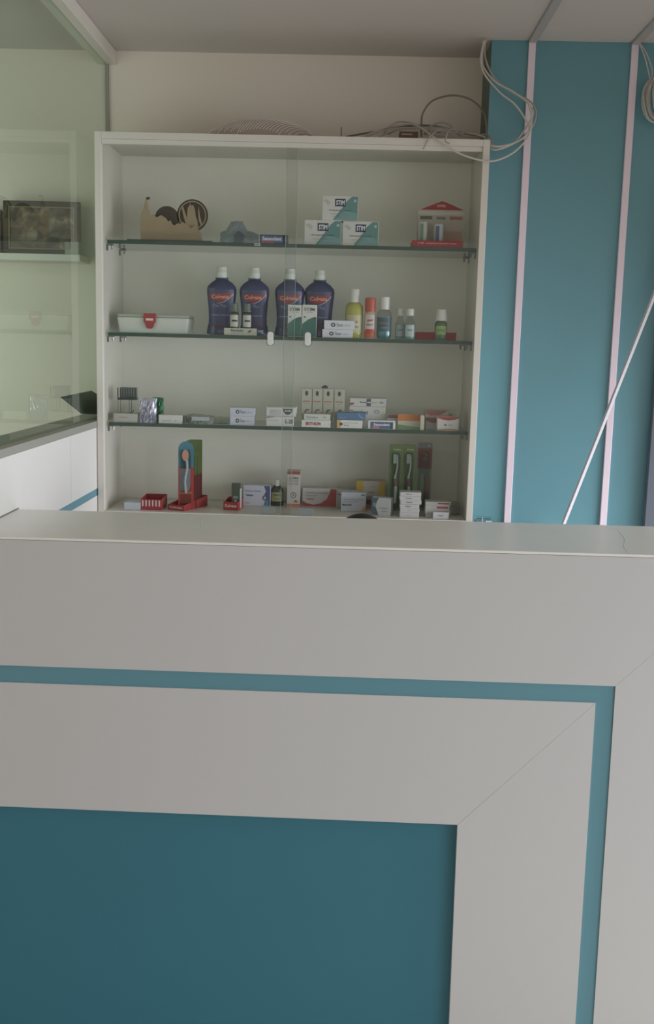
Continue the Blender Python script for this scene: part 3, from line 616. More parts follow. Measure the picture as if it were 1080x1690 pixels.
# ---- cabinet floor
def YF(x, base): return max(3.224, 3.2 + ((841.6+.0255*(x-176)) - base)/88.0)
carton('carton', 'small flat white carton at the left end of the cabinet floor', 'box', (205, 231, 829.5), 3.226, z4, .05, m=ink(206, 210, 222))
def tray(label, px0, px1, Y, depth, hf, hb, text=None, shift=0.0, marks=0, rot=0):
    x0 = W(px0, 835, Y)[0]; x1 = W(px1, 835, Y)[0]; w_ = x1-x0; s_ = Y/F_PX
    t = empty('display_tray', ((x0+x1)/2, Y, z4)); t.rotation_euler = (0, 0, rot); tag(t, label, 'tray')
    MB().box(-w_/2, w_/2, 0, depth, .0003, .0015).build('tray_floor', M_RED, t)
    MB().box(-w_/2, w_/2, 0, .0015, .0015, hf).build('front_lip', M_RED, t)
    MB().box(-w_/2, w_/2, depth-.0015, depth, .0015, hb).build('back_lip', M_RED, t)
    for sx_ in (-1, 1):
        b = MB(); xa_ = sx_*w_/2; xb_ = sx_*(w_/2-.0015); vs = []
        for xx_ in (xa_, xb_): vs += [(xx_, .0015, .0015), (xx_, depth-.0015, .0015), (xx_, depth-.0015, hb), (xx_, .0015, hf)]
        b.add(vs, [(0, 1, 2, 3), (7, 6, 5, 4), (0, 4, 5, 1), (1, 5, 6, 2), (2, 6, 7, 3), (3, 7, 4, 0)]).build('side_lip', M_RED, t)
    if text: lettering(t, text, 0, hf*.5, w_*.82, hf*.48, ink(232, 200, 196), lambda X, Z: -.0006, .04)
    for i in range(marks):
        x = -w_/2 + w_*(i+.7)/(marks+.4); MB().box(x-.0022, x+.0022, -.0008, -.0001, hf*.35, hf*.92).build('white_mark', ink(222, 206, 204), t)
    return t, w_
tray('empty red display tray with white tooth marks beside the small white carton', 232, 267, 3.235, .10, .034, .038, marks=6, rot=.0)
t32, _ = tray('red Colgate tray holding a row of upright toothbrush packs', 275, 306, 3.240, .14, .018, .035, 'Colgate', rot=-.42)
def brush_pack(label, px0, px1, ytop, Y, top, bot, z0, round_top=False, split=.5, group=None, brush=True, thick=.012, ybot=None, lean=0, window=None):
    x0, x1, h = frame_px(px0, px1, ytop, Y, z0); w_ = x1-x0
    o = empty('toothbrush_pack', ((x0+x1)/2, Y, z0)); tag(o, label, 'toothbrush pack', group); o.rotation_euler = (lean, 0, 0)
    hs = h*split
    pts = [(-w_/2, hs), (w_/2, hs), (w_/2, h-.002), (w_/2-.002, h), (-w_/2+.002, h), (-w_/2, h-.002)]
    if round_top: pts = [(-w_/2, hs), (w_/2, hs)] + [(w_/2*math.cos(a), h-w_/2+w_/2*math.sin(a)) for a in [math.pi*i/12 for i in range(13)]]
    c1 = MB().prism(pts, 0, .0015).build('card_top', ink(*top), o)
    c2 = MB().box(-w_/2, w_/2, 0, .0015, .0003, hs).build('card_foot', ink(*bot), o)
    if brush:
        b = MB(); ww = w_*.09
        P = spline([(w_*.02, -.006, h*.12), (w_*.05, -.006, h*.35), (-w_*.02, -.006, h*.50), (w_*.12, -.006, h*.66), (w_*.10, -.006, h*.84)], 5)
        b.tube([tuple(p_) for p_ in P], [ww*1.3]*6+[ww*1.1]*6+[ww*.8]*9, 8).build('toothbrush', ink(214, 214, 200), o, True)
        MB().box(-w_*.20, w_*.06, -.009, -.003, h*.72, h*.86).build('bristles', ink(196, 204, 196), o)
        MB().tube([(w_*.03, -.0062, h*.38), (w_*-.01, -.0062, h*.49)], ww*1.7, 8).build('grip', ink(140, 92, 88), o, True)
    bl = MB().prism([(-w_*.36, h*.05), (w_*.36, h*.05), (w_*.36, h*.80), (w_*.25, h*.88), (-w_*.25, h*.88), (-w_*.36, h*.80)], -thick, -.0005).build('blister', G_CLEAR, o, bevel=.002)
    return o, w_, h
G_ = 'toothbrush packs in the red Colgate tray'
p0, pw, ph = brush_pack('blue topped red toothbrush pack at the front of the red Colgate tray', 294.5, 320, 728.5, 3.266, (84, 136, 156), (186, 72, 62), z4+.002, True, .62, G_, brush=False)
MB().prism([(pw*.22*math.cos(a), ph*.80+ph*.085*math.sin(a)) for a in [2*math.pi*i/16 for i in range(16)]], -.0125, -.0122).build('oval_window', ink(206, 156, 132), p0)
MB().tube([(pw*.02, -.006, ph*.24), (-pw*.06, -.006, ph*.42), (pw*.10, -.006, ph*.62), (pw*.02, -.006, ph*.86)], pw*.08, 8).build('toothbrush', ink(196, 206, 210), p0, True)
MB().box(-pw*.45, pw*.40, -.0008, 0, ph*.22, ph*.26).build('fold_line', ink(206, 110, 84), p0)
MB().prism([(-pw*.42, ph*.27), (pw*.22, ph*.27), (pw*.30, ph*.36), (pw*.30, ph*.60), (-pw*.42, ph*.60)], -.0007, 0).build('printed_area', ink(160, 150, 160), p0)
for i, (a, b2, yt, Y) in enumerate(((303, 325, 729, 3.288), (308, 330, 727, 3.312), (312.5, 334, 725.5, 3.336))):
    nth = ('second pack from the front', 'third pack from the front', 'rearmost pack')[i]
    brush_pack('green topped red toothbrush pack, %s in the red Colgate tray' % nth, a, b2, yt, Y, (112, 128, 76), (136-6*i, 60, 62), z4+.002, False, .50, G_, thick=.010)
t33, _ = tray('small red Colgate tray holding a dark green carton', 368.5, 393, 3.275, .07, .026, .034, 'Colgate', rot=-.15)
c_, _ = carton('carton', 'small dark green upright carton standing in the small red Colgate tray', 'box', (382.5, 396, 798), 3.30, z4+.002, .02, m=ink(84, 96, 84), prints=[((150, 158, 148), (.2, .8, .40, .50)), ((206, 196, 192), circ(.5, .30, .16, .3))], rot=-.1)
MB().box(.0135, .0155, -.0005, .02, .001, .065).build('pale_edge', ink(196, 200, 196), c_)
carton('carton', 'white carton with blue lens print right of the small red tray', 'box', (402, 446.5, 801.5), YF(424, 832), z4, .05, m=ink(208, 208, 222),
       prints=[((92, 98, 134), [(.76, .99), (.99, .99), (.99, .02), (.76, .02), (.82, .30), (.78, .58), (.84, .72)]), ((92, 142, 180), [(.78, .02), (.93, .02), (.93, .30), (.84, .26)]), ((100, 96, 110), circ(.80, .40, .09, 1.5)), ((186, 186, 196), circ(.80, .40, .05, 1.5))],
       texts=[('Retainer cleaner', .36, .74, .6, .08, (120, 124, 160), .0), ('Tancos', .23, .53, .26, .10, (70, 72, 100), .03), ('20 tabs', .16, .14, .14, .06, GR, 0)])
bottle(457.8, YF(457, 832)+.012, z4, 21, 'dark brown medicine bottle with white cap and yellow green label', [(19, 0), (21, 1.5), (21, 23), (20, 27), (16, 31), (12, 34)], [(10, 33), (11, 35), (11, 42), (10, 43.5)], mat('brown_bottle', C(66, 72, 58), .2), M_CAP,
       [('bottle_label', 9.6, 8, 23, ink(168, 166, 124), 0)], texts=[('ZINCO', 0, 18.5, 14, 4, (86, 92, 70)), ('drops', 0, 12, 12, 3.5, (110, 112, 84))])
carton('carton', 'tall narrow white carton with red top and foot on the cabinet floor', 'box', (474.5, 496, 777), YF(485, 834), z4, .04, m=ink(206, 200, 196), prints=[((168, 96, 88), (.0, 1., .90, .99)), ((190, 128, 108), (.0, 1., .01, .09)), ((92, 94, 102), circ(.5, .33, .22, .36)), ((206, 200, 196), circ(.5, .33, .16, .36)), ((92, 94, 102), circ(.5, .33, .06, .36)), ((176, 104, 92), [(.5, .13), (.8, .13), (.85, .16), (.65, .20)])],
       texts=[('ULTRA', .5, .80, .72, .06, (120, 110, 112), .02), ('GUM CARE', .5, .72, .7, .05, (140, 132, 134), 0), ('GEL TUBE', .5, .64, .7, .05, (150, 144, 146), 0)])
arc = lambda: [(.0, .02), (.97, .02), (.97, .98), (.80, .98), (.78, .75), (.70, .42), (.52, .18), (.32, .10), (.12, .18), (.0, .32)]
carton('carton', 'wide white carton with red sweeping corner right of the tall narrow carton', 'box', (499.5, 557, 806), YF(528, 833), z4, .05, m=ink(208, 202, 204), prints=[((178, 90, 88), arc())], texts=[('Tranexamic acid tablets', .42, .76, .66, .08, (124, 124, 140), 0), ('500 mg tabs', .26, .60, .34, .07, (124, 124, 140), 0), ('Tranexa', .22, .42, .22, .09, (168, 70, 80), .03)])
carton('carton', 'white carton with grey top line half hidden behind the bluish white one', 'box', (557.5, 590, 809), YF(575, 836), z4, .045, m=ink(196, 192, 188), prints=[((140, 136, 136), (.02, .6, .72, .80))])
carton('carton', 'bluish white carton with orange corner in front of the head at the counter', 'box', (563.5, 604.5, 813), YF(583, 841), z4, .03, m=ink(208, 210, 224), prints=[((214, 166, 130), [(.80, .0), (1., .0), (1., .28), (.93, .30)]), ((110, 112, 126), (.80, .97, .86, .91))],
       texts=[('Amoxicillin capsules', .5, .63, .84, .08, (124, 128, 160), 0), ('250 mg capsules', .4, .51, .6, .07, (124, 128, 160), 0), ('Blumox-25', .24, .34, .36, .09, (60, 62, 92), .04)])
Yy = 3.40
_, t = carton('carton', 'grey and red carton hidden beneath the yellow ended one', 'box', (592, 634, 819), Yy, z4, .05, m=ink(168, 160, 156), prints=[((150, 92, 90), (.1, .6, .3, .7))])
carton('carton', 'pale carton with two yellow ends lying on a grey carton', 'box', (588.5, 636, 794), Yy-.002, t, .05, m=ink(196, 188, 178), prints=[((210, 178, 92), [(.0, .02), (.22, .02), (.27, .2), (.20, .4), (.27, .6), (.20, .8), (.27, .98), (.0, .98)]), ((210, 178, 92), [(1., .02), (.80, .02), (.76, .2), (.82, .4), (.76, .6), (.82, .8), (.76, .98), (1., .98)])], texts=[('Lozenge', .52, .62, .26, .12, (150, 144, 140), 0), ('Vitamin', .52, .28, .2, .1, (120, 112, 110), .02)])
carton('carton', 'grey and white carton turned at an angle with dark leaf print on its left', 'box', (613, 645, 821.5), 3.255, z4, .035, m=ink(206, 208, 212), rot=-.30, prints=[((96, 110, 120), [(.0, .01), (.38, .01), (.30, .25), (.22, .5), (.28, .75), (.40, .99), (.0, .99)]), ((150, 162, 170), circ(.16, .6, .07, 2.0, 6))], texts=[('calcium supplement', .66, .42, .5, .10, (140, 144, 154), 0), ('500 IU', .7, .24, .3, .08, (130, 134, 146), 0)])
G_ = 'green toothbrush packs at the right of the cabinet floor'
for a, b2, lb in ((643.5, 665, 'green toothbrush pack with white brush, left one of the pair'), (665.8, 686.5, 'green toothbrush pack with white brush, right one of the pair')):
    o, w_, h = brush_pack(lb, a, b2, 733.5, 3.36, (128, 144, 98), (116, 140, 98), z4, False, .4, G_)
    lettering(o, 'Ortho', w_*.1, h*.925, w_*.62, h*.03, ink(214, 216, 176), lambda X, Z: -.0006, .04)
    lettering(o, 'STIM', 0, h*.965, w_*.7, h*.02, ink(150, 168, 110), lambda X, Z: -.0006, .02)
o, w_, h = brush_pack('red and green toothbrush pack right of the green pair', 691, 714, 730.5, 3.38, (148, 94, 84), (146, 154, 134), z4, False, .62, brush=False)
MB().box(-w_*.5, w_*.5, -.0008, 0, h*.92, h*.998).build('header_print', ink(150, 142, 142), o)
MB().prism(circ(w_*.25, h*.955, .0035), -.0014, -.0009).build('hang_hole', ink(206, 206, 206), o)
MB().box(-w_*.34, -w_*.02, -.006, -.001, h*.10, h*.55).build('toothbrush_handle', ink(120, 146, 100), o)
MB().box(w_*.08, w_*.34, -.006, -.001, h*.10, h*.50).build('toothbrush_handle', ink(150, 86, 78), o)
lettering(o, '2', 0, h*.80, w_*.4, h*.10, ink(196, 128, 104), lambda X, Z: -.0006, .0)
G_ = 'pile of flat white medicine cartons'
zz = z4; yts = [846.0, 839.3, 832.6, 826, 819.2, 812.5]
for i, yt in enumerate(yts):
    nth = ('lowest', 'second from the bottom', 'third from the bottom', 'third from the top', 'second from the top', 'topmost')[i]
    dx = (-.5, .3, -.2, .6, -.4, .2)[i]; x1_ = 692 if i < 3 else 695
    _, zz = carton('carton', 'flat white medicine carton, %s of the pile before the green packs' % nth, 'box', (660.5+dx, x1_+dx, yt), 3.232+.0012*(i % 2), zz, .05, m=ink(208, 204, 204), group=G_, texts=[('Ciplox', .42, .5, .3, .34, (96, 96, 108), .02)] if i > 1 else [('tabs', .45, .5, .2, .24, (170, 160, 160), 0)])
G_ = 'pile of white cartons with red stripes'
zz = z4
for i, (yt, x0_, x1_) in enumerate(((849.5, 702.5, 741), (841.6, 702, 742), (834, 702.5, 741.5), (828.5, 703, 744))):
    nth = ('lowest', 'second from the bottom', 'second from the top', 'topmost')[i]
    _, zz = carton('carton', 'flat white carton with red stripe, %s of the pile at far right' % nth, 'box', (x0_, x1_, yt), 3.243, zz, .05, m=ink(196, 194, 192), group=G_, prints=[((166, 70, 78), (.48, .96, .32, .74))])
carton('carton', 'little white carton in front of the red striped pile', 'box', (715, 740.5, 845.5), 3.2235, z4, .017, m=ink(212, 210, 214), texts=[('mini', .5, .5, .3, .3, GR, 0)])
crumple('plastic_packet', 'dim clear packet in the right corner of the cabinet floor', 'packet', (746, 761, 828), 3.30, z4, .04, glass('dim_film', (.84, .86, .85), 1.6, .15), [.8, 1, .9, .8], 21)

# ------------------------------------------------------------------ on top of the cabinet
ZT_ = CZ1
xa, xb = W(336, 215, 3.36)[0], W(527, 222, 3.36)[0]; ht = W(420, 196.5, 3.36)[2]-ZT_; r0 = (xb-xa)/2
bk = empty('woven_tray', ((xa+xb)/2, 3.36, ZT_)); tag(bk, 'shallow pale woven basket upside down on top of the cabinet', 'basket')
M_WEAVE = mat('pale_woven_cane', C(246, 238, 230), .7, noise=.06, scale=60)
sy_ = .60
def dome(rf): return ht-.004 if rf < .0 else (ht-.004)*(1-rf**2.6)**.62
prof = [(r0*f_, .001+dome(f_)) for f_ in (1., .985, .96, .92, .86, .78, .68, .55, .4, .25, .1, .01)]
MB().lathe(prof, 48, sy_).build('basket_shell', mat('cane_ground', C(184, 166, 156), .8), bk, True)
b = MB(); NS = 46                                     # slanting cane strands
for dirn in (1,):
    for i in range(NS):
        c0 = (-1.25 + 2.5*(i+.5)/NS)*r0; pts = []
        for j in range(25):
            t = (j/24*2-1); y = t*r0; x = c0 + dirn*y*.6
            rf = math.sqrt(x*x+y*y)/r0
            if rf < .985: pts.append((x, y*sy_, .0016+dome(rf)))
        if len(pts) > 3: b.tube(pts, .0011, 4)
o = b.build('cane_strands', M_WEAVE, bk); o['kind'] = 'stuff'
MB().tube([(r0*.99*math.cos(a), r0*.99*sy_*math.sin(a), .005) for a in [2*math.pi*i/48 for i in range(49)]], .0045, 6).build('rim', M_WEAVE, bk, True)

bx, tbx = carton('cable_box', 'small brown junction box under the cables on the cabinet', 'box', (660, 690, 217), 3.33, ZT_, .05, m=mat('brown_card', C(112, 88, 72), .7), prints=[((186, 168, 152), (.1, .7, .75, .85))])
sk = MB().tube([(0, 0, 0), (0, 0, .045)], .0018, 6).build('red_stick', mat('faded_red_plastic', C(156, 110, 104), .5)); p = W(563.5, 220, 3.30); sk.location = (p[0], 3.30, ZT_+.0003)
tag(sk, 'short upright faded red stub between basket and cables on the cabinet', 'stick')
MB().tube([(0, 0, .0), (0, 0, .003)], .006, 10).build('foot', MATS['faded_red_plastic'], sk)

def cable(label, pts, r=.0028, m=None, group='loose cables by the cabinet corner'):
    P = spline([tuple(W(x, y, Y)) for x, y, Y in pts], 10)
    b = MB().tube([tuple(p) for p in P], r, 8); o = b.build('cable', m or M_CABLE, smooth=True)
    c = Vector(P[0]); o.data.transform(Matrix.Translation(-c)); o.location = c
    tag(o, label, 'cable', group); return o
cable('grey cable from the ceiling corner, making the outermost loop beside the cabinet corner', [(803, 66, 3.285), (800, 85, 3.28), (806, 110, 3.27), (822, 135, 3.265), (850, 155, 3.26), (874, 166, 3.255), (885, 185, 3.25), (880, 207, 3.25), (862, 228, 3.25), (838, 241, 3.255), (815, 240, 3.25), (811, 229, 3.265), (800, 222, 3.30), (780, 223, 3.38), (740, 216, 3.42), (700, 222, 3.40)], m=M_CABLE)
cable('grey cable from the ceiling corner, middle one of the hanging bundle', [(801, 67, 3.280), (796, 90, 3.27), (799, 112, 3.262), (818, 135, 3.258), (848, 152, 3.25), (872, 170, 3.245), (880, 188, 3.24), (868, 212, 3.24), (848, 236, 3.24), (815, 247, 3.24), (803, 228, 3.29), (770, 219, 3.36), (715, 212, 3.38), (660, 214, 3.39), (625, 226, 3.40)], m=M_CABLE2)
cable('pale cable dropping steeply from the ceiling corner, innermost of the bundle', [(799, 68, 3.275), (794, 96, 3.262), (800, 122, 3.255), (825, 152, 3.245), (850, 172, 3.235), (867, 196, 3.232), (874, 212, 3.232), (862, 229, 3.236), (835, 240, 3.236), (811, 240, 3.24), (798, 224, 3.31)], m=M_CABLE2)
cable('pale cable hanging in a wide sag across the cabinet front corner', [(872, 168, 3.232), (878, 195, 3.225), (872, 225, 3.215), (850, 250, 3.205), (822, 264, 3.19), (798, 265, 3.186), (765, 256, 3.186), (735, 240, 3.186), (715, 226, 3.20), (700, 214, 3.26), (680, 205, 3.33), (650, 207, 3.36), (610, 221, 3.37), (596, 226, 3.38)], m=M_CABLE2, r=.0028)
cable('dark grey cable standing up in a round hoop over the cabinet corner', [(696, 226, 3.34), (696, 208, 3.34), (698, 188, 3.34), (712, 168, 3.34), (735, 159, 3.34), (757, 158, 3.34), (780, 166, 3.33), (797, 183, 3.31), (803, 205, 3.285), (803, 225, 3.27), (804, 236, 3.262)], m=mat('dark_grey_sheath', C(122, 118, 104), .6), r=.0028)
cable('grey cable arching low over the cable heap on the cabinet', [(632, 222, 3.36), (648, 206, 3.36), (662, 201, 3.36), (685, 205, 3.35), (703, 214, 3.34), (718, 222, 3.33), (735, 224, 3.33)], m=M_CABLE)
cable('grey cable making a small hump at the right of the cable heap', [(700, 222, 3.36), (712, 208, 3.36), (727, 202.5, 3.36), (742, 206, 3.36), (752, 216, 3.36), (762, 224, 3.35), (795, 227, 3.34)], m=M_CABLE)
cable('grey cable coiled flat on the cabinet, front strand of the heap', [(603, 226, 3.33), (640, 214, 3.33), (680, 211, 3.33), (715, 215, 3.33), (745, 218, 3.34), (765, 220, 3.35), (740, 212, 3.39), (700, 210, 3.40), (660, 214, 3.41), (640, 221, 3.41)], m=M_CABLE)
cable('grey cable coiled flat on the cabinet, rear strand of the heap', [(570, 226, 3.41), (620, 217, 3.42), (665, 209, 3.42), (705, 207, 3.42), (738, 212, 3.42), (757, 221, 3.41)], m=mat('dark_grey_sheath', C(122, 118, 104), .6))
cable('short pale cable end drooping over the cabinet front edge', [(738, 213, 3.27), (722, 216, 3.235), (710, 226, 3.197), (704, 236, 3.192), (699, 246, 3.190)], m=M_CABLE, r=.0024)
cable('short pale cable loop touching the front edge of the cabinet top', [(757, 217, 3.27), (744, 213, 3.23), (738, 222, 3.196), (736, 233, 3.190), (742, 237, 3.187)], m=M_CABLE, r=.0018)
# coil at the right edge
for i, (pts, lb) in enumerate((([(1056, 71, 3.285), (1066, 85, 3.28), (1075, 108, 3.275), (1077, 122, 3.27), (1074, 135, 3.265)], 'pale cable leading down from the ceiling to the hanging coil, right strand'),
                 ([(1056, 71, 3.282), (1065, 95, 3.277), (1070, 115, 3.272), (1074, 134, 3.262)], 'pale cable leading down from the ceiling to the hanging coil, left strand'))):
    cable(lb, pts, .0018, M_CABLE2, 'cables of the hanging coil')
co = empty('cable_coil', W(1083, 165, 3.25)); tag(co, 'bundled coil of pale cable hanging at the right edge by the ceiling', 'cable coil')
rnd = random.Random(2)
for i in range(10):
    s_ = 3.25/F_PX; a_ = (7+i*1.4)*s_; b2 = (24+i*1.0)*s_; dx = rnd.uniform(-2, 2)*s_; dy = -.016+i*.0035
    pts = [(dx + a_*math.cos(t)+.3*b2*math.sin(t)*-.35, dy + .004*math.sin(3*t+i), b2*math.sin(t)+dx) for t in [2*math.pi*k_/28 for k_ in range(29)]]
    MB().tube(pts, .0022, 6).build('cable_turn', (M_CABLE, M_CABLE2)[i % 2], co, True)
MB().lathe([(.009, 0), (.009, .012)], 12, M=Matrix.Translation((-.004, 0, .052))).build('tie', M_CABLE2, co)

# leaning white pole
P1 = Vector(W(930.5, 866, 3.12)); P2 = Vector(W(1080, 489, 3.215)); dv = P2-P1
pb = P1 - dv*((P1.z-Z0)/dv.z); tt = (YP-.012-P1.y)/dv.y; pt = P1 + dv*min(tt, (2.36-P1.z)/dv.z)
L_ = (pt-pb).length
b = MB().box(-.005, .005, -.005, .005, .001, L_); ov = b.build('leaning_pole', mat('pole_plastic', C(204, 200, 204), .5), bevel=.001)
ov.rotation_euler = dv.to_track_quat('Z', 'Y').to_euler(); ov.location = pb + Vector((0, 0, .004))
tag(ov, 'long thin white channel pole leaning across the teal wall', 'pole')
MB().box(-.0057, .0057, -.0057, .0057, L_*.40, L_*.415).build('joint_sleeve', M_TRIM, ov)

# clear plastic box right of the cabinet foot
p = W(798, 853.5, 3.22); hb_ = p[2]-.9405
pb_ = empty('plastic_box', (p[0], 3.22, .9405)); tag(pb_, 'small clear plastic box just showing over the counter right of the cabinet', 'box')
MB().box(-.024, .024, -.02, .02, .0003, hb_*.9).build('box_body', G_CLEAR, pb_, bevel=.002)
MB().box(-.0255, .0255, -.0215, .0215, hb_*.9+.0002, hb_).build('box_lid', glass('clear_lid', (.9, .92, .93), 3.0, .05), pb_, bevel=.0008)
MB().box(-.006, -.0035, -.0225, -.0218, hb_*.55, hb_*1.05).build('lid_clip', M_CAP, pb_); MB().box(.006, .024, -.0225, -.0218, hb_*.70, hb_*.80).build('white_edge', M_CAP, pb_)

# ------------------------------------------------------------------ room behind the partition
xs0 = W(131.5, 424, 3.38)[0]; zsh = W(100, 419.5, 3.38)[2]
sh = MB().box(-2.2, xs0, 3.38, YB-.001, zsh-.021, zsh).build('wall_shelf', M_CAB, bevel=.001)
tag(sh, 'white wall shelf holding a framed picture behind the glass partition', 'shelf')
MB().box(-2.05, -2.03, 3.40, YB-.002, zsh-.10, zsh-.0215).build('bracket', M_CHROME, sh); MB().box(-1.5, -1.48, 3.40, YB-.002, zsh-.10, zsh-.0215).build('bracket', M_CHROME, sh)
art = bpy.data.materials.new('faded_print'); art.use_nodes = True; n = art.node_tree.nodes; L = art.node_tree.links
tc = n.new('ShaderNodeTexCoord'); nz = n.new('ShaderNodeTexNoise'); nz.inputs['Scale'].default_value = 26; nz.inputs['Detail'].default_value = 4; nz.inputs['Distortion'].default_value = .8
cr_ = n.new('ShaderNodeValToRGB'); cr_.color_ramp.elements[0].position = .38; cr_.color_ramp.elements[0].color = (*C(72, 62, 54), 1); cr_.color_ramp.elements[1].position = .72; cr_.color_ramp.elements[1].color = (*C(176, 164, 148), 1)
e_ = cr_.color_ramp.elements.new(.56); e_.color = (*C(122, 102, 84), 1)
L.new(tc.outputs['Object'], nz.inputs['Vector']); L.new(nz.outputs['Fac'], cr_.inputs['Fac']); L.new(cr_.outputs['Color'], n['Principled BSDF'].inputs['Base Color']); n['Principled BSDF'].inputs['Roughness'].default_value = .4
def picture(x0, x1, yt, Y, label):
    a, b2, h = frame_px(x0, x1, yt, Y, zsh); w_ = b2-a
    o = empty('framed_picture', ((a+b2)/2, Y, zsh)); tag(o, label, 'picture'); o.rotation_euler = (-.05, 0, 0)
    MF = mat('dark_picture_frame', C(64, 54, 44), .5); t = .018
    b = MB(); vs = []
    for (xx, zz_) in ((-w_/2, 0), (w_/2, 0), (w_/2, h), (-w_/2, h)): vs.append((xx, 0, zz_+.002))
    MB().box(-w_/2, w_/2, 0, .014, .002, t).box(-w_/2, w_/2, 0, .014, h-t, h).box(-w_/2, -w_/2+t, 0, .014, t, h-t).box(w_/2-t, w_/2, 0, .014, t, h-t).build('frame', MF, o, bevel=.002)
    t2 = t+.003
    MB().box(-w_/2+t, w_/2-t, -.001, .004, t, t2).box(-w_/2+t, w_/2-t, -.001, .004, h-t2, h-t).box(-w_/2+t, -w_/2+t2, -.001, .004, t2, h-t2).box(w_/2-t2, w_/2-t, -.001, .004, t2, h-t2).build('gilt_liner', mat('gilt', C(150, 134, 100), .4), o)
    MB().box(-w_/2+t2, w_/2-t2, .004, .012, t2, h-t2).build('print', art, o)
picture(3.5, 131, 331, 3.43, 'dark framed faded picture standing on the shelf behind the glass partition')
picture(-70, 1, 345, 3.45, 'second dark framed picture cut by the left image edge on the shelf')
carton('carton', 'small white carton before the framed picture behind the glass partition', 'box', (107, 130, 399), 3.385, zsh, .03, m=ink(150, 152, 140))
# dark folder on the sill behind the glass
A = WX(103, 677, -.842); B_ = WX(152, 664.5, -.842); Cc = WX(172, 676, -.838); D_ = WX(168, 703, -.826); E_ = WX(138, 703.5, -.826)
off = Vector((-.006, 0, .0)); pts = [Vector(q) for q in (A, B_, Cc, D_, E_)]
zmin = min(q.z for q in pts); lift = max(0, ZS+.001-zmin)
vs = [tuple(q+Vector((0, 0, lift))) for q in pts] + [tuple(q+off+Vector((0, 0, lift))) for q in pts]
fo = MB().add(vs, [(0, 1, 2, 3, 4), (9, 8, 7, 6, 5)] + [(i, i+5, (i+1) % 5+5, (i+1) % 5) for i in range(5)]).build('folder', mat('dark_folder_card', C(76, 80, 74), .5))
c = Vector(vs[4]); fo.data.transform(Matrix.Translation(-c)); fo.location = c
tag(fo, 'dark folder leaning on the sill behind the glass partition next to the cabinet', 'folder')

# ------------------------------------------------------------------ person seated low behind the counter (only the crown shows)
crown = W(598, 848.2, 2.76); hx = crown[0]; hz = crown[2]-Z0
st = empty('stool', (hx, 2.86, Z0)); tag(st, 'low round stool behind the counter under the seated person', 'stool')
MB().lathe([(.14, .36), (.155, .37), (.155, .39), (.14, .40)], 24).build('seat', M_DARKW, st, True)
for a in (45, 135, 225, 315):
    ca, sa = math.cos(math.radians(a)), math.sin(math.radians(a)); MB().tube([(.17*ca, .17*sa, .003), (.10*ca, .10*sa, .361)], .012, 8).build('leg', M_CHROME, st)
hc = Vector((0, -.10, hz-.105))
J = {'pelvis': ((0, 0, .50), (.15, .12)), 'waist': ((0, .02, .60), (.135, .105)), 'chest': ((0, .005, .74), (.16, .11)), 'upper': ((0, -.03, .835), (.12, .085)),
     'neck': ((0, -.065, .885), (.05, .05)), 'jaw': ((0, -.105, hz-.165), (.062, .070)), 'head': ((0, -.10, hz-.09), (.072, .086)), 'crown': ((0, -.095, hz-.062), (.058, .070))}
edges = [('pelvis', 'waist'), ('waist', 'chest'), ('chest', 'upper'), ('upper', 'neck'), ('neck', 'jaw'), ('jaw', 'head'), ('head', 'crown')]
for sd, sg in (('l', -1), ('r', 1)):
    J[sd+'hip'] = ((sg*.09, -.03, .48), (.085, .085)); J[sd+'knee'] = ((sg*.12, -.36, .46), (.055, .055)); J[sd+'ankle'] = ((sg*.12, -.34, .09), (.036, .036)); J[sd+'toe'] = ((sg*.13, -.43, .035), (.033, .025))
    J[sd+'sh'] = ((sg*.17, -.03, .82), (.055, .055)); J[sd+'elb'] = ((sg*.22, -.08, .60), (.042, .042)); J[sd+'wr'] = ((sg*.10, -.27, .575), (.026, .026)); J[sd+'palm'] = ((sg*.06, -.33, .58), (.030, .018))
    edges += [('pelvis', sd+'hip'), (sd+'hip', sd+'knee'), (sd+'knee', sd+'ankle'), (sd+'ankle', sd+'toe'), ('upper', sd+'sh'), (sd+'sh', sd+'elb'), (sd+'elb', sd+'wr'), (sd+'wr', sd+'palm')]
    for i in range(5):
        k1, k2 = sd+'f%da' % i, sd+'f%db' % i
        if i < 4:
            J[k1] = ((sg*(.050-.0), -.355-.006*(i % 2), .565+.014*i), (.009, .009)); J[k2] = ((sg*(.012), -.375+.004*i, .563+.014*i), (.008, .008))
        else: J[k1] = ((sg*.045, -.315, .605), (.010, .010)); J[k2] = ((sg*.02, -.335, .615), (.009, .009))
        edges += [(sd+'palm', k1), (k1, k2)]
names = list(J); me = bpy.data.meshes.new('person'); me.from_pydata([J[n_][0] for n_ in names], [(names.index(a), names.index(b2)) for a, b2 in edges], [])
po = bpy.data.objects.new('person', me); COL.objects.link(po); po.location = (hx, 2.86, Z0)
sm = po.modifiers.new('skin', 'SKIN'); sm.use_smooth_shade = True
for i, n_ in enumerate(names): me.skin_vertices[0].data[i].radius = J[n_][1]
me.skin_vertices[0].data[names.index('pelvis')].use_root = True
ss = po.modifiers.new('sub', 'SUBSURF'); ss.levels = 2; ss.render_levels = 2
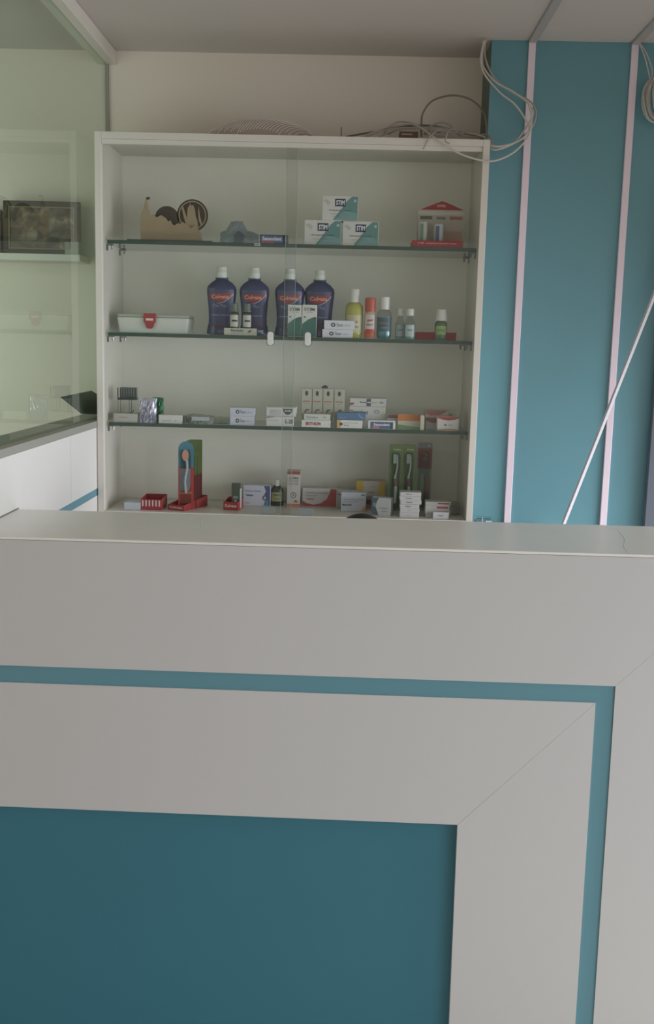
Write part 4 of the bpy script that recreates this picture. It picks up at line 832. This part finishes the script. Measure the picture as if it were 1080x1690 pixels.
dg = bpy.context.evaluated_depsgraph_get(); m2 = bpy.data.meshes.new_from_object(po.evaluated_get(dg)); po.modifiers.clear(); po.data = m2; m2.name = 'person'
skin = mat('skin', C(150, 108, 84), .5); shirt = mat('grey_shirt', C(120, 124, 132), .8); trou = mat('dark_trousers', C(50, 52, 60), .8)
m2.materials.clear(); [m2.materials.append(x) for x in (skin, shirt, trou)]
for p_ in m2.polygons:
    c = p_.center; p_.material_index = 2 if c.z < .52 and c.y > -.45 and c.z > .07 else (1 if (c.z < .875 and c.z > .52 and c.y > -.24) else 0)
    p_.use_smooth = True
tag(po, 'seated person, head bent, only the dark haired crown showing over the counter', 'person')
b = MB(); vs = []; seg = 28; rings = 12                # hair cap
for j in range(rings+1):
    th = j/rings*math.radians(100)
    for k_ in range(seg):
        ph = 2*math.pi*k_/seg; x = .084*math.sin(th)*math.cos(ph); y = .100*math.sin(th)*math.sin(ph); z = .098*math.cos(th)
        if y < 0 and th > 1.05: z += (-y)*.35; 
        vs.append((x, -.097+y, hz-.098+z))
b.add(vs, [(j*seg+k_, (j+1)*seg+k_, (j+1)*seg+(k_+1) % seg, j*seg+(k_+1) % seg) for j in range(rings) for k_ in range(seg)])
b.build('hair', mat('black_hair', C(44, 38, 34), .55, noise=.3, scale=120, bump=.6), po, True)
fz = hz-.135
for sg in (-1, 1):
    MB().lathe([(.001, -.011), (.008, -.008), (.011, 0), (.008, .008), (.001, .011)], 12, M=Matrix.Translation((sg*.030, -.178, fz+.012))).build('eye', ink(226, 224, 220), po, True)
    MB().lathe([(.004, -.025), (.012, -.018), (.014, 0), (.013, .016), (.005, .026)], 10, .5, M=Matrix.Translation((sg*.080, -.095, fz))).build('ear', skin, po, True)
MB().tube([(0, -.186, fz+.012), (0, -.200, fz-.016), (0, -.188, fz-.022)], [.007, .011, .008], 8).build('nose', skin, po, True)
MB().tube([(-.022, -.176, fz-.043), (0, -.186, fz-.045), (.022, -.176, fz-.043)], .005, 8).build('mouth', mat('lips', C(140, 82, 76), .5), po, True)
